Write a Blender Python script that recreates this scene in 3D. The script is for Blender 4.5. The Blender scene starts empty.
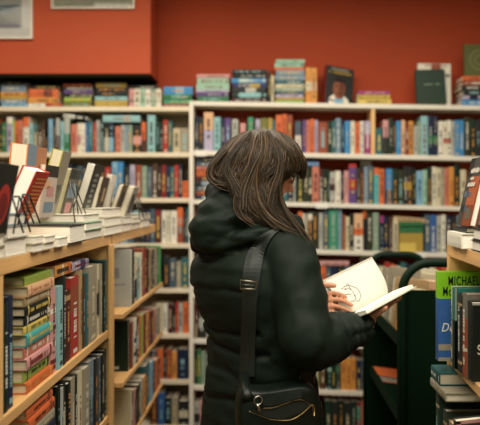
import bpy, math, random
from mathutils import Vector, Matrix, noise
from mathutils.bvhtree import BVHTree
PI = math.pi
C = bpy.context.scene.collection
R0 = random.Random(7)
EYE, FPX, VX, VY = 1.55, 660.0, 265.0, 200.0
def X(px, d): return (px - VX) * d / FPX
def Z(py, d): return EYE - (py - VY) * d / FPX
def P3(px, py, d): return Vector((X(px, d), d, Z(py, d)))

# ------------------------------------------------------------------ colours
PAL = dict(
 white='e6e0d0', cream='d8cca8', ivory='e0d8c0', grey='8f9490', silver='b4b6ae', charcoal='2c302e', black='12201a', brown='5a3826',
 tan='b99a6c', red='b8281e', crimson='8c1c20', salmon='d07a62', pink='d79a98', magenta='a8327c', purple='6a4a8c', lavender='b8aecb',
 orange='e2691c', amber='e0962a', peach='e6b384', yellow='dcc04a', mustard='b8982a', olive='7d7c2c', lime='9cb83a', green='2c7a48',
 emerald='2f9c78', mint='9cc8ae', sage='8aa48c', teal='2c7076', turquoise='3cb0b0', aqua='8cc0c4', sky='7fb4d2', blue='2e6ab0',
 azure='2f92cc', navy='1e2c4c', slate='4c6474', steel='7e98ac', forest='1c3a2a', maroon='5a2020', rust='a04a28', bottle='123020',
 indigo='3a3a70', beige='c8b894', stone='a39a84', olive_dark='3a3c24')
WORD = dict(olive_dark='dark olive', forest='dark green', bottle='bottle green', sky='light blue', azure='bright blue', steel='blue-grey',
            charcoal='charcoal', sage='grey-green', lime='lime green', emerald='sea green', amber='amber', rust='rust brown', stone='stone grey', slate='slate blue')
def word(c): return WORD.get(c, c)
def lin(h, k=1.0):
    out = []
    for i in (0, 2, 4):
        v = int(h[i:i+2], 16) / 255
        v = v / 12.92 if v <= .04045 else ((v + .055) / 1.055) ** 2.4
        out.append(min(1, v * k))
    return tuple(out)
def col(c, k=1.0):
    r = lin(PAL.get(c, c), k); g = .3 * r[0] + .59 * r[1] + .11 * r[2]
    return tuple(.9 * (v * .83 + g * .17 * q) ** 1.1 for v, q in zip(r, (1.0, 1.03, .86)))

# ------------------------------------------------------------------ materials
def newmat(name):
    m = bpy.data.materials.new(name); m.use_nodes = True
    nt = m.node_tree
    return m, nt, nt.nodes['Principled BSDF']
def mat(name, hexc, rough=.6, metal=0, spec=.5, noise_amt=.08, scale=30, bump=0, stretch=(1, 1, 1), sheen=0, coord='Object'):
    m, nt, b = newmat(name)
    base = lin(hexc)
    tc = nt.nodes.new('ShaderNodeTexCoord'); mp = nt.nodes.new('ShaderNodeMapping'); mp.inputs['Scale'].default_value = stretch
    nz = nt.nodes.new('ShaderNodeTexNoise'); nz.inputs['Scale'].default_value = scale; nz.inputs['Detail'].default_value = 4
    nt.links.new(tc.outputs[coord], mp.inputs[0]); nt.links.new(mp.outputs[0], nz.inputs['Vector'])
    rp = nt.nodes.new('ShaderNodeValToRGB')
    rp.color_ramp.elements[0].position = .3; rp.color_ramp.elements[1].position = .7
    rp.color_ramp.elements[0].color = tuple(v * (1 - noise_amt) for v in base) + (1,)
    rp.color_ramp.elements[1].color = tuple(min(1, v * (1 + noise_amt)) for v in base) + (1,)
    nt.links.new(nz.outputs['Fac'], rp.inputs[0]); nt.links.new(rp.outputs[0], b.inputs['Base Color'])
    b.inputs['Roughness'].default_value = rough; b.inputs['Metallic'].default_value = metal
    b.inputs['Specular IOR Level'].default_value = spec
    if sheen: b.inputs['Sheen Weight'].default_value = sheen
    if bump:
        bp = nt.nodes.new('ShaderNodeBump'); bp.inputs['Strength'].default_value = bump; bp.inputs['Distance'].default_value = .004
        nt.links.new(nz.outputs['Fac'], bp.inputs['Height']); nt.links.new(bp.outputs[0], b.inputs['Normal'])
    return m
def mat_attr(name, rough=.55, spec=.3, noise_amt=.1, scale=60):
    m, nt, b = newmat(name)
    a = nt.nodes.new('ShaderNodeAttribute'); a.attribute_name = 'Col'
    tc = nt.nodes.new('ShaderNodeTexCoord')
    nz = nt.nodes.new('ShaderNodeTexNoise'); nz.inputs['Scale'].default_value = scale; nz.inputs['Detail'].default_value = 3
    mr = nt.nodes.new('ShaderNodeMapRange'); mr.inputs['To Min'].default_value = 1 - noise_amt; mr.inputs['To Max'].default_value = 1 + noise_amt
    mx = nt.nodes.new('ShaderNodeVectorMath'); mx.operation = 'SCALE'
    nt.links.new(tc.outputs['Object'], nz.inputs['Vector']); nt.links.new(nz.outputs['Fac'], mr.inputs['Value'])
    nt.links.new(a.outputs['Color'], mx.inputs[0]); nt.links.new(mr.outputs[0], mx.inputs['Scale'])
    nt.links.new(mx.outputs[0], b.inputs['Base Color'])
    b.inputs['Roughness'].default_value = rough; b.inputs['Specular IOR Level'].default_value = spec
    return m
M_BOOK = mat_attr('book_cover', .5, .3)
M_PAGE = mat('book_pages', 'e2d9c2', .9, spec=.1, noise_amt=.12, scale=8, stretch=(1, 1, 60))
M_PAPER = mat('white_paper', 'e4e2d7', .85, spec=.1, noise_amt=.02, scale=10)
M_CREAM = mat('cream_paint', 'd9cdb2', .55, noise_amt=.05, scale=6)
M_WHITEP = mat('white_paint', 'dcd6c6', .5, noise_amt=.04, scale=6)
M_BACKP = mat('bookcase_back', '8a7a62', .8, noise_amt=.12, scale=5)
M_RED = mat('red_wall_paint', 'a3401f', .7, spec=.25, noise_amt=.05, scale=2.2, bump=.03)
M_SOFFIT = mat('orange_red_paint', 'ac4a29', .65, spec=.25, noise_amt=.05, scale=2.0, bump=.03)
M_SHADE = mat('painted_shade', '26281c', .8, spec=.1, noise_amt=.1, scale=5)  # dark colour standing in for the shade around the soffit's underside
M_CEIL = mat('ceiling_paint', 'd8cfbc', .9, noise_amt=.03, scale=3)
M_FLOOR = mat('carpet', '4a4034', .95, spec=.05, noise_amt=.3, scale=220, bump=.4)
def wood(name, hexc, axis):
    st = {'x': (1.5, 26, 26), 'y': (26, 1.5, 26), 'z': (26, 26, 1.5)}[axis]
    return mat(name, hexc, .5, noise_amt=.22, scale=1.6, stretch=st, bump=.05)
M_WOODY = wood('pine_along', 'd2a56a', 'y')
M_WOODZ = wood('pine_upright', 'd6aa6e', 'z')
M_WOODX = wood('pine_across', 'd0a368', 'x')
M_JACKET = mat('jacket_nylon', '0c180f', .66, spec=.2, noise_amt=.15, scale=30, bump=.12)
M_TROUSER = mat('dark_trousers', '161c1a', .8, noise_amt=.15, scale=80, bump=.1)
M_BOOT = mat('boot_leather', '14120f', .45, noise_amt=.1, scale=40)
M_SKIN = mat('skin', 'c98f70', .5, spec=.35, noise_amt=.1, scale=28, bump=.06)
M_HAIRC = mat_attr('hair_strands', .45, .35, .2, 20)
M_LEATHER = mat('bag_leather', '08120b', .45, spec=.3, noise_amt=.2, scale=90, bump=.15)
M_STRAP = mat('bag_strap_webbing', '0a150d', .6, noise_amt=.15, scale=200, bump=.15)
M_STEEL = mat('bright_metal', 'b8b2a2', .28, metal=1, noise_amt=.05)
M_BRASS = mat('brass', 'a08a5c', .3, metal=1, noise_amt=.05)
M_WIRE = mat('black_wire', '12140f', .4, noise_amt=.05)
M_WIREG = mat('grey_wire', '6c6c66', .35, metal=.8, noise_amt=.05)
M_CART = mat('cart_enamel', '041c0e', .55, spec=.15, noise_amt=.12, scale=5)
M_CARTD = mat('cart_panel', '031a0b', .7, spec=.08, noise_amt=.1, scale=5)
M_INK = mat('ink', '201c1a', .8, noise_amt=.05)
M_TXTW = mat('white_lettering', 'e8e2cc', .6, noise_amt=.02)
M_TXTB = mat('black_lettering', '101810', .6, noise_amt=.02)
M_TXTY = mat('yellow_lettering', 'd8c060', .6, noise_amt=.02)
M_GLASS = newmat('picture_glass')[0]
_b = M_GLASS.node_tree.nodes['Principled BSDF']; _b.inputs['Transmission Weight'].default_value = 1; _b.inputs['Roughness'].default_value = .03; _b.inputs['IOR'].default_value = 1.15
M_LENS = newmat('lens_glass')[0]
_b = M_LENS.node_tree.nodes['Principled BSDF']; _b.inputs['Transmission Weight'].default_value = 1; _b.inputs['Roughness'].default_value = .0; _b.inputs['IOR'].default_value = 1.05
M_EYE = mat('eye_white', 'd8d4cc', .2, noise_amt=.02)
M_ART = mat_attr('picture_print', .6, .2, .15, 30)

# ------------------------------------------------------------------ mesh builder
class MB:
    def __init__(s): s.v = []; s.f = []; s.c = []
    def face(s, pts, c=(.5, .5, .5)):
        n = len(s.v); s.v += [tuple(p) for p in pts]; s.f.append(tuple(range(n, n + len(pts)))); s.c.append(c)
    def box(s, a, b, c=(.5, .5, .5), M=None):
        x0, y0, z0 = a; x1, y1, z1 = b
        n = len(s.v)
        pts = [Vector(p) for p in ((x0,y0,z0),(x1,y0,z0),(x1,y1,z0),(x0,y1,z0),(x0,y0,z1),(x1,y0,z1),(x1,y1,z1),(x0,y1,z1))]
        if M is not None: pts = [M @ p for p in pts]
        s.v += [tuple(p) for p in pts]
        for f in ((0,3,2,1),(4,5,6,7),(0,1,5,4),(1,2,6,5),(2,3,7,6),(3,0,4,7)):
            s.f.append(tuple(n + i for i in f)); s.c.append(c)
    def tube(s, pts, r, seg=8, c=(.5, .5, .5), cap=True, flat=None, closed=False):
        pts = [Vector(p) for p in pts]; N = len(pts)
        rr = r if isinstance(r, (list, tuple)) else [r] * N
        n0 = len(s.v); prev = None
        for i, p in enumerate(pts):
            if closed: t = pts[(i + 1) % N] - pts[i - 1]
            else: t = pts[min(i + 1, N - 1)] - pts[max(i - 1, 0)]
            t.normalize()
            if prev is None:
                u = t.orthogonal().normalized() if flat is None else (flat - t * flat.dot(t)).normalized()
            else: u = (prev - t * prev.dot(t)).normalized()
            prev = u; w = t.cross(u)
            for k in range(seg):
                a = 2 * PI * k / seg
                s.v.append(tuple(p + u * (math.cos(a) * rr[i]) + w * (math.sin(a) * rr[i])))
        for i in range(N if closed else N - 1):
            j = (i + 1) % N
            for k in range(seg):
                k2 = (k + 1) % seg
                s.f.append((n0 + i*seg + k, n0 + i*seg + k2, n0 + j*seg + k2, n0 + j*seg + k)); s.c.append(c)
        if cap and not closed:
            s.f.append(tuple(n0 + k for k in reversed(range(seg)))); s.c.append(c)
            s.f.append(tuple(n0 + (N-1)*seg + k for k in range(seg))); s.c.append(c)
    def rings(s, rings, c=(.5, .5, .5), cap=True):
        n0 = len(s.v); seg = len(rings[0])
        for r in rings: s.v += [tuple(p) for p in r]
        for i in range(len(rings) - 1):
            for k in range(seg):
                k2 = (k + 1) % seg
                s.f.append((n0+i*seg+k, n0+i*seg+k2, n0+(i+1)*seg+k2, n0+(i+1)*seg+k)); s.c.append(c)
        if cap:
            s.f.append(tuple(n0 + k for k in reversed(range(seg)))); s.c.append(c)
            s.f.append(tuple(n0 + (len(rings)-1)*seg + k for k in range(seg))); s.c.append(c)
    def ball(s, ctr, rad, M=None, seg=20, rng=12, c=(.5, .5, .5)):
        ctr = Vector(ctr); rs = []
        for i in range(1, rng):
            th = PI * i / rng; r = []
            for k in range(seg):
                a = 2 * PI * k / seg
                v = Vector((rad[0]*math.sin(th)*math.cos(a), rad[1]*math.sin(th)*math.sin(a), -rad[2]*math.cos(th)))
                r.append(ctr + (M @ v if M is not None else v))
            rs.append(r)
        s.rings(rs, c)
    def mesh(s, name):
        me = bpy.data.meshes.new(name); me.from_pydata(s.v, [], s.f); me.update()
        a = me.color_attributes.new('Col', 'FLOAT_COLOR', 'CORNER'); buf = []
        for f, c in zip(s.f, s.c):
            buf += (list(c) + [1.0]) * len(f)
        a.data.foreach_set('color', buf)
        return me
def link(name, data, m=None, parent=None, matrix=None, smooth=False):
    o = bpy.data.objects.new(name, data); C.objects.link(o)
    if m is not None:
        data.materials.clear(); data.materials.append(m)
    if smooth:
        data.polygons.foreach_set('use_smooth', [True] * len(data.polygons)); data.update()
    if parent is not None: o.parent = parent
    if matrix is not None: o.matrix_local = matrix
    return o
def build(mb, name, m, parent=None, matrix=None, smooth=False):
    return link(name, mb.mesh(name), m, parent, matrix, smooth)
def tag(o, label, cat, group=None, kind=None):
    if label: o['label'] = label
    if cat: o['category'] = cat
    if group: o['group'] = group
    if kind: o['kind'] = kind
    return o
def empty(name, loc, label, cat, group=None, rotz=0):
    o = bpy.data.objects.new(name, None); C.objects.link(o); o.location = loc; o.rotation_euler = (0, 0, rotz); o.empty_display_size = .1
    return tag(o, label, cat, group)
def bevel(o, w=.002, seg=2):
    b = o.modifiers.new('bevel', 'BEVEL'); b.width = w; b.segments = seg; b.limit_method = 'ANGLE'
    return o
def boxes(name, m, parent, lst, bev=.0015, matrix=None):
    mb = MB()
    for a, b in lst: mb.box(a, b)
    o = build(mb, name, m, parent, matrix)
    if bev: bevel(o, bev)
    return o

# ------------------------------------------------------------------ books
# local frame: spine faces -y, thickness along x (0..t), height along z (0..h), pages run to +y (depth)
def cover_mb(t, h, d, c, bands=(), marks=True, rng=R0, faces=(), mb=None, M=None, mark_c=None, edge=None):
    own = MB(); b = min(.0028, t * .16); cc = col(c) if isinstance(c, str) else c
    ec = edge or cc
    own.box((0, b, 0), (b, d, h), ec); own.box((t - b, b, 0), (t, d, h), ec)
    zs = sorted({0.0, 1.0, *[q for bd in bands for q in bd[:2]]})
    for z0, z1 in zip(zs, zs[1:]):
        k = cc
        for bd in bands:
            if bd[0] <= (z0 + z1) / 2 <= bd[1]: k = col(bd[2])
        # gently rounded spine: three facets
        q = min(.003, t * .12)
        prof = [(0, b), (0, q * .6), (t * .25, 0), (t * .75, 0), (t, q * .6), (t, b)]
        for (xa, ya), (xb, yb) in zip(prof, prof[1:]):
            own.face([(xa, ya, z0*h), (xb, yb, z0*h), (xb, yb, z1*h), (xa, ya, z1*h)], k)
    for z, flip in ((0, 1), (h, 0)):
        pts = [(0, b, z), (0, .001, z), (t * .25, 0, z), (t * .75, 0, z), (t, .001, z), (t, b, z)]
        own.face(pts[::-1] if not flip else pts, cc)
    own.face([(0, b, 0), (0, b, h), (t, b, h), (t, b, 0)], cc)
    if marks and t > .008:
        lum = sum(cc) / 3
        mc = mark_c or (col(rng.choice(['charcoal', 'navy', 'crimson', 'brown', 'forest'])) if lum > .25 else col(rng.choice(['cream', 'white', 'amber', 'aqua', 'yellow', 'silver'])))
        mode = rng.random()
        z = h * rng.uniform(.12, .3); ztop = h * rng.uniform(.66, .9); w = t * rng.uniform(.22, .42); xc = t * .5
        while z < ztop:
            L = rng.uniform(.003, .008)
            if rng.random() < .84:
                own.face([(xc - w/2, -.0006, z), (xc + w/2, -.0006, z), (xc + w/2, -.0006, z + L), (xc - w/2, -.0006, z + L)], mc)
            z += L + rng.uniform(.0012, .003)
            if rng.random() < .08: z += .012
        if mode > .6:   # publisher's block at the foot
            own.face([(t*.25, -.0006, h*.04), (t*.75, -.0006, h*.04), (t*.75, -.0006, h*.09), (t*.25, -.0006, h*.09)], mc)
    for (side, y0, y1, z0, z1, k) in faces:
        x = -.0006 if side == 0 else t + .0006
        pts = [(x, y0*d, z0*h), (x, y1*d, z0*h), (x, y1*d, z1*h), (x, y0*d, z1*h)]
        own.face(pts if side else pts[::-1], col(k))
    return own
def pages_mb(t, h, d, c='ddd3ba'):
    mb = MB(); b = min(.0028, t * .16); i = min(.0035, h * .02)
    mb.box((b + .0002, b + .0003, i), (t - b - .0002, d - i, h - i), lin(c)); return mb
def merge(dst, src, M=None):
    n = len(dst.v)
    dst.v += [tuple(M @ Vector(p)) if M is not None else p for p in src.v]
    dst.f += [tuple(n + i for i in f) for f in src.f]; dst.c += src.c

BOOKS = []   # every book of the scene, described first; the 300 that show largest become things of their own
def spec(M, t, h, d, c, label, area, group, bands=(), near=False, faces=(), marks=True, name='book', page='ddd3ba', mark_c=None, keep=False, row=None, idx=None, edge=None):
    BOOKS.append(dict(M=M, t=t, h=h, d=d, c=c, label=label, area=area, group=group, bands=bands, near=near, faces=faces, marks=marks, name=name, page=page, mark_c=mark_c, keep=keep, row=row, idx=idx, edge=edge))
    return BOOKS[-1]
ORD = 'zeroth first second third fourth fifth sixth seventh eighth ninth tenth eleventh twelfth thirteenth fourteenth fifteenth sixteenth seventeenth eighteenth nineteenth twentieth'.split()
def ordinal(n):
    if n <= 20: return ORD[n]
    tens = {2: 'twenty', 3: 'thirty', 4: 'forty', 5: 'fifty', 6: 'sixty'}[n // 10]
    return tens + ('-' + ORD[n % 10] if n % 10 else 'th') if n % 10 else {20:'twentieth',30:'thirtieth',40:'fortieth',50:'fiftieth',60:'sixtieth'}[n]
def T(x, y, z): return Matrix.Translation((x, y, z))
def RX(a): return Matrix.Rotation(a, 4, 'X')
def RY(a): return Matrix.Rotation(a, 4, 'Y')
def RZ(a): return Matrix.Rotation(a, 4, 'Z')
def parse(s):
    out = []
    for it in s.split(','):
        p = it.split()
        if not p: continue
        cs = p[3].split(':'); bands = []
        for b in cs[1:]:
            q = b.split('/'); bands.append((float(q[0]), float(q[1]), q[2]))
        out.append((float(p[0]), float(p[1]), float(p[2]), cs[0], bands))
    return out
def size_words(t, h, avg_t, avg_h):
    w = []
    if h > avg_h * 1.07: w.append('tall')
    elif h < avg_h * .88: w.append('short')
    if t > avg_t * 1.45: w.append('thick')
    elif t < avg_t * .68: w.append('slim')
    return w
def label_row(items, where, group):
    """items: (t, h, colour) in order; gives each its label by look and neighbours"""
    at = sum(i[0] for i in items) / len(items); ah = sum(i[1] for i in items) / len(items); out = []
    for k, (t, h, c) in enumerate(items):
        sw = size_words(t, h, at, ah)[:2]; w = ' '.join(sw + [word(c)])
        l = word(items[k-1][2]) if k else None; r = word(items[k+1][2]) if k + 1 < len(items) else None
        if l and r: s = f'{w} book between {l} and {r} ones, {where}' if l != r else f'{w} book between two {l} ones, {where}'
        elif r: s = f'{w} book starting the row beside a {r} one, {where}'
        elif l: s = f'{w} book ending the row beside a {l} one, {where}'
        else: s = f'{w} book on its own, {where}'
        if len(s.split()) > 16 and sw: s = s.replace(' '.join(sw) + ' ', '', 1)
        if len(s.split()) > 16: s = f'{word(c)} book beside the {l or r} one, {where}'
        if len(s.split()) > 16: s = f'{word(c)} book by the {(l or r).split()[-1]} one, {where}'
        out.append(s)
    return out

# ---- the back bookcases -------------------------------------------------------
DB = 4.10                     # front plane of the bookcases
DS = 4.118                    # spines
def back_row(s, base, where, vis=1.0, depth=.15, case='L', hide=False, group='books'):
    its = parse(s); tri = []
    for x0, x1, top, c, bands in its:
        t = (x1 - x0) * DS / FPX - .0006
        xm = (x0 + x1) / 2; yb = base(xm) if callable(base) else base
        tri.append((t, (yb - top) * DS / FPX, c))
    labs = label_row(tri, where, group)
    for (x0, x1, top, c, bands), (t, h, _), lb, k in zip(its, tri, labs, range(len(its))):
        zb = max(Z(base(x0), DB), Z(base(x1), DB)) if callable(base) else Z(base, DB)
        j = R0.uniform(-.004, .008)
        spec(T(X(x0, DS) + .0003, DS + j, zb + .0004), t, h, depth + R0.uniform(-.03, .01), c, lb, 0 if hide else (x1 - x0) * h * FPX / DS * vis, group, bands, row=where, idx=k + 1)
def back_stack(items, x0, x1, ytop_px_list, where, group, depth=.16, jitter=2.0, base=None, front=DS):
    """lying books, spines to the room; items from top to bottom with pixel tops, last value the base"""
    n = len(items)
    for k, c in enumerate(items):
        ya, yb = ytop_px_list[k], ytop_px_list[k + 1]
        t = (yb - ya) * DB / FPX - .0004; xa = x0 + R0.uniform(0, jitter); xb = x1 - R0.uniform(0, jitter)
        h = (xb - xa) * front / FPX
        bands = []
        if ':' in c:
            q = c.split(':'); c = q[0]
            for b in q[1:]:
                u = b.split('/'); bands.append((float(u[0]), float(u[1]), u[2]))
        pos = 'topmost' if k == 0 else ('lowest' if k == n - 1 else ordinal(k + 1) + ' from top')
        if n == 1: pos = 'alone'
        spec(T(X(xb, front), front + R0.uniform(-.004, .006), Z(yb, DB) + .0003) @ RY(-PI/2), t, h, depth + R0.uniform(-.02, .02), c,
             f'{word(c)} book lying {pos} in {where}', (xb - xa) * (yb - ya), group, bands, row=where, idx=k + 1)

CL = 'bookcase below the pictures'; CR = 'bookcase behind the reader'
# boards of the two cases in pixel rows at their front plane (top, bottom)
BL = [(106.5, 111), (152.5, 157), (198, 202.5), (243.5, 248), (288.5, 293), (334, 338.5), (380, 384.5), (426, 431), (472, 477)]
BR0 = [(101, 105), (150.5, 154.8), (199.5, 203.8), (246.5, 251), (293, 297.5), (339, 343.5), (385.5, 390), (432, 436), (478, 483)]
BR1 = [(105.5, 110), (156.5, 161), (206.8, 211.2), (254, 258.5), (301, 305.5), (348, 352.5), (396, 400.5), (443, 447), (489, 494)]
XR0, XR1 = 193.5, 492
def br(i, e=0): return lambda x: BR0[i][e] + (BR1[i][e] - BR0[i][e]) * (x - XR0) / (480 - XR0)
G = {('L', i): f'books on the {ordinal(i)} shelf of the {CL}' for i in range(1, 9)}
G.update({('R', i): f'books on the {ordinal(i)} shelf of the {CR}' for i in range(1, 9)})
def wl(i): return f'{ordinal(i)} shelf, {CL}'
def wr(i): return f'{ordinal(i)} shelf, {CR}'
back_row('-14 -8 120 navy, -8 -1 118 rust, -1 2 124 forest, 2 6.5 122 green, 7 12.6 117 lavender:.82/1/white, 12.6 15 120 lime, 15 18.6 121 orange, 18.8 22.6 120 salmon, '
  '23 28.6 117 white:.72/1/orange, 28.8 32.6 123 aqua, 33 37 132 stone, 37 42.6 128 brown, 43 47.6 121 brown, 44.8 48.3 136 charcoal, 48.5 52.6 119 sky, 52.8 55.6 120 navy, 55.8 59.4 118 maroon:.5/1/silver, '
  '60.2 63.8 121 aqua, 64 69.6 118 green:.55/1/silver, 71 77 124 salmon, 77.2 81 123 ivory:.3/.6/pink, 81 85 123 white, 85.6 88.4 122 blue, 88.4 92.8 121 teal, 93 96 122 red, 96 99.6 120 silver, 99.8 104 120 charcoal, '
  '104.2 109.4 122 black:.05/.5/silver, 109.6 113.6 122 navy:.04/.5/sky, 115 120.4 126 salmon, 120.8 124.4 125 silver, 124.6 128 125 steel, 128.2 132 125 sage, 132.6 141 125 charcoal:.3/.6/pink, '
  '141.4 145.6 122 orange:0/.4/brown, 147.6 155.2 115 aqua, 155.6 159.6 123 forest, 159.8 163 122 bottle, 163.2 168 120 red, 168.4 172 121 teal, 173 180.2 128 beige, 180.6 188.6 128 stone'.replace('43 47.6 121 brown, 44.8 48.3', '43 44.6 121 brown, 44.8 48.3'),
  BL[1][0], wl(1), group=G['L', 1])
back_row('4 10 168 navy, 10 15 166 red, 15 21 170 cream, 21 26 165 teal, 26 32 166 charcoal, 32 38 168 brown, 38 44 165 slate, 44 50 170 green, 50 56 166 white, 56 62 168 navy', BL[2][0], wl(2), hide=True, group=G['L', 2])
back_row('62 67 166 slate, 67 71.6 164 navy, 72 77 167 forest, 77 82 166 slate, 82 87 165 charcoal, 87 91 167 teal, 91 96 166 steel, 96 100.4 168 charcoal, 100.8 105 166 bottle, 105 110.6 167 red, 112 117.4 162 sky, 117.6 123 162 azure, '
  '124 129.8 167 charcoal, 130 135 165 lavender, 136 141.4 165 rust, 141.8 147 166 sage, 147.2 152 167 slate, 152.2 157.6 164 brown, 157.8 161 166 charcoal, 161.2 166 165 crimson, 166.2 170.4 166 navy, 170.6 174 167 teal, '
  '174.2 178.4 165 red, 178.8 182 164 navy, 182.4 188.4 181 orange', BL[2][0], wl(2), vis=.8, group=G['L', 2])
back_row('2 9 214 navy, 9 16 212 red, 16 24 215 cream, 24 31 213 charcoal, 31 39 214 teal, 39 47 212 brown, 47 55 214 green, 55 63 216 white, 63 71 212 slate, 71 79 214 orange, 79 88 215 navy, 88 96 212 tan, 96 104 214 grey, 104 112 213 forest, 112 120 214 maroon, 120 127 213 steel', BL[3][0], wl(3), hide=True, group=G['L', 3])
back_row('127 133 211 slate, 133.4 139 211 aqua:0/.45/charcoal, 139.4 145 211 charcoal:.6/.9/salmon, 145.2 150 210 navy, 150.2 154.6 209 slate, 155 160.8 210 maroon:.5/1/crimson, 161.6 166.2 211 white, 166.6 170 211 ivory, 170.4 176.8 211 white, 177 182.8 208 rust:.5/1/orange, 183 186 212 brown, 186.2 189 208 teal', BL[3][0], wl(3), vis=.7, group=G['L', 3])
back_row('100 108 260 navy, 108 117 262 brown, 117 126 260 cream, 126 135 262 green, 135 144 260 red, 144 152 262 grey', BL[4][0], wl(4), hide=True, group=G['L', 4])
back_row('152 160 258 charcoal, 163 169.6 257 charcoal, 169.8 175.6 259 slate, 176 181 262 stone, 181.4 188.6 258 teal', BL[4][0], wl(4), vis=.6, group=G['L', 4])
back_row('150 156 305 brown, 156 162 304 cream, 162.6 167.6 304 white, 168 172.4 305 maroon, 172.8 175.4 306 charcoal, 175.6 178.6 303 red, 178.8 182.6 304 silver, 183 188.4 303 orange', BL[5][0], wl(5), vis=.9, group=G['L', 5])
back_row('150 157 352 navy, 157 163 350 orange, 163.4 166 353 charcoal, 166.2 171.8 350 rust, 172 176.8 352 amber, 177.2 188 350 navy', BL[6][0], wl(6), vis=.9, group=G['L', 6])
back_row('150 158 396 brown, 158 164.4 394 blue, 165 171 399 charcoal, 171.4 178 398 stone, 179 188 402 charcoal:.3/.6/cream', BL[7][0], wl(7), vis=.8, group=G['L', 7])
# lying across the tops on the first shelf of the left case
spec(T(X(140, DS), DS - .004, Z(121.6, DB)) @ RY(-PI/2), 6.4*DB/FPX, 37*DS/FPX, .14, 'aqua', f'aqua book lying flat across the row tops, {wl(1)}', 230, G['L', 1], [(.25, .45, 'silver')])
spec(T(X(87.5, DS), DS + .004, Z(120.4, DB)) @ RY(-PI/2 + .13), 4.6*DB/FPX, 25*DS/FPX, .13, 'charcoal', f'dark book lying aslant across the row tops, {wl(1)}', 120, G['L', 1], [(.55, 1, 'silver')])

# right case
back_row('195 198.4 116 navy, 198.6 203.4 117 charcoal, 203.8 213 112 peach:0/.55/lavender, 213.6 220.4 117 aqua, 220.8 225 118 navy, 225.2 230.6 118 purple, 232 238 119 silver, 240.2 245.6 123 pink, 248 253.4 117 emerald, 255.6 260 119 lavender, '
  '260.2 268.2 118 olive, 268.4 272.4 118 mustard, 272.6 275.6 120 teal, 276 282 115 orange, 282.2 287 114 orange, 287.2 292.4 115 rust, 295.4 301 121 white:.55/1/slate, 302.6 306 120 purple, 306.2 309.8 120 salmon, 310 314.4 119 orange, 314.6 318 120 lavender, '
  '318.2 327.6 122 rust, 328 331.8 121 forest, 332 335.8 121 teal, 336 340.8 118 steel, 341 344.6 120 navy, 344.8 349.8 121 azure, 350.4 355 121 ivory, 355.2 359.8 122 orange, 360 364 121 white, 364.6 370.6 121 magenta:.6/1/lavender',
  br(1), wr(1), group=G['R', 1])
back_row('376 382 128 teal, 383 388.4 120 pink:0/.5/olive_dark, 388.8 393 118 forest, 393.2 396 122 charcoal, 396.2 401.2 121 azure, 401.4 405.4 120 peach, 405.6 408.4 123 crimson, 408.8 413.6 121 amber, 414 417.8 126 silver, 418 420.8 121 sage, '
  '421 427.8 116 aqua, 428 433 116 navy:.3/.5/green, 433.2 438 116 navy:.3/.5/green, 438.6 443 121 white, 443.2 447.4 121 ivory:.35/.5/salmon, 447.6 451.2 120 white:.35/.5/salmon, 451.4 454.6 121 silver, 455 459.4 120 azure, 459.6 464 120 azure, 464.6 470.6 117 olive_dark, 471 475.6 119 forest, 475.8 481 120 charcoal, 481.2 487 119 teal',
  br(1), 'past divider, ' + wr(1), group=G['R', 1])
HID2 = [('red', 6), ('navy', 5), ('cream', 7), ('teal', 5), ('brown', 6), ('white', 5), ('olive', 6), ('orange', 5), ('grey', 6)]
def filler(x0, x1, base, tops, where, group):
    s = []; x = x0; k = 0
    while x < x1:
        c, w = HID2[(k * 7 + int(x0)) % len(HID2)]; s.append(f'{x:.1f} {min(x + w, x1) - .3:.1f} {tops + (k % 3) * 2} {c}'); x += w; k += 1
    back_row(','.join(s), base, where, hide=True, group=group)
filler(216, 296, br(2), 166, 'x', G['R', 2]); filler(196, 305, br(3), 212, 'x', G['R', 3]); filler(204, 312, br(4), 262, 'x', G['R', 4]); filler(366, 470, br(4), 263, 'x', G['R', 4])
filler(206, 330, br(5), 310, 'x', G['R', 5]); filler(206, 326, br(6), 356, 'x', G['R', 6]); filler(366, 476, br(5), 312, 'x', G['R', 5]); filler(366, 476, br(6), 362, 'x', G['R', 6])
back_row('297 303.4 167 forest, 303.6 308.4 166 olive_dark, 308.6 312 168 forest:.25/.4/tan, 312.2 319.2 166.5 salmon, 319.4 323 169 maroon, 323.2 327 169 bottle, 327.2 330 170 forest, 330.2 335.4 172 silver:.4/.6/charcoal, 335.6 340.6 171 white, '
  '340.8 344 172 navy, 344.2 348.8 171 pink, 349 356.4 164 red:0/.35/purple:.62/.9/purple, 356.8 360.6 168 olive_dark, 360.8 363.8 169 maroon, 364 368 167 steel, 368.2 373.6 166 slate, 374 379 168 turquoise:.8/1/orange, 379.2 384.4 169 orange, '
  '386 392.2 169 azure:0/.4/slate, 392.4 397.8 169 forest, 398 403.8 170 olive_dark, 404 408 167 charcoal:.4/.6/mustard, 408.2 412.2 167 charcoal:.4/.6/mustard, 412.4 416 168 black, 416.4 423 171 sky, 423.2 427.2 170 mint, 427.4 432 168 forest, '
  '432.2 436.4 167 ivory, 436.6 441 168 cream, 441.2 444.6 168 stone, 444.8 449.2 168 salmon, 449.4 454 167 amber, 454.6 460 164 bottle, 460.4 466 170 cream', br(2), wr(2), group=G['R', 2])
spec(T(X(322, DS), DS + .01, Z(162.8, DB)) @ RY(-PI/2), 4*DB/FPX, 20*DS/FPX, .13, 'azure', f'bright blue book lying across the row tops, {wr(2)}', 50, G['R', 2])
BOOKS[-1]['M'] = T(X(319, DS), DS + .01, Z(166, DB) + .0012) @ RY(-PI/2)
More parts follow.
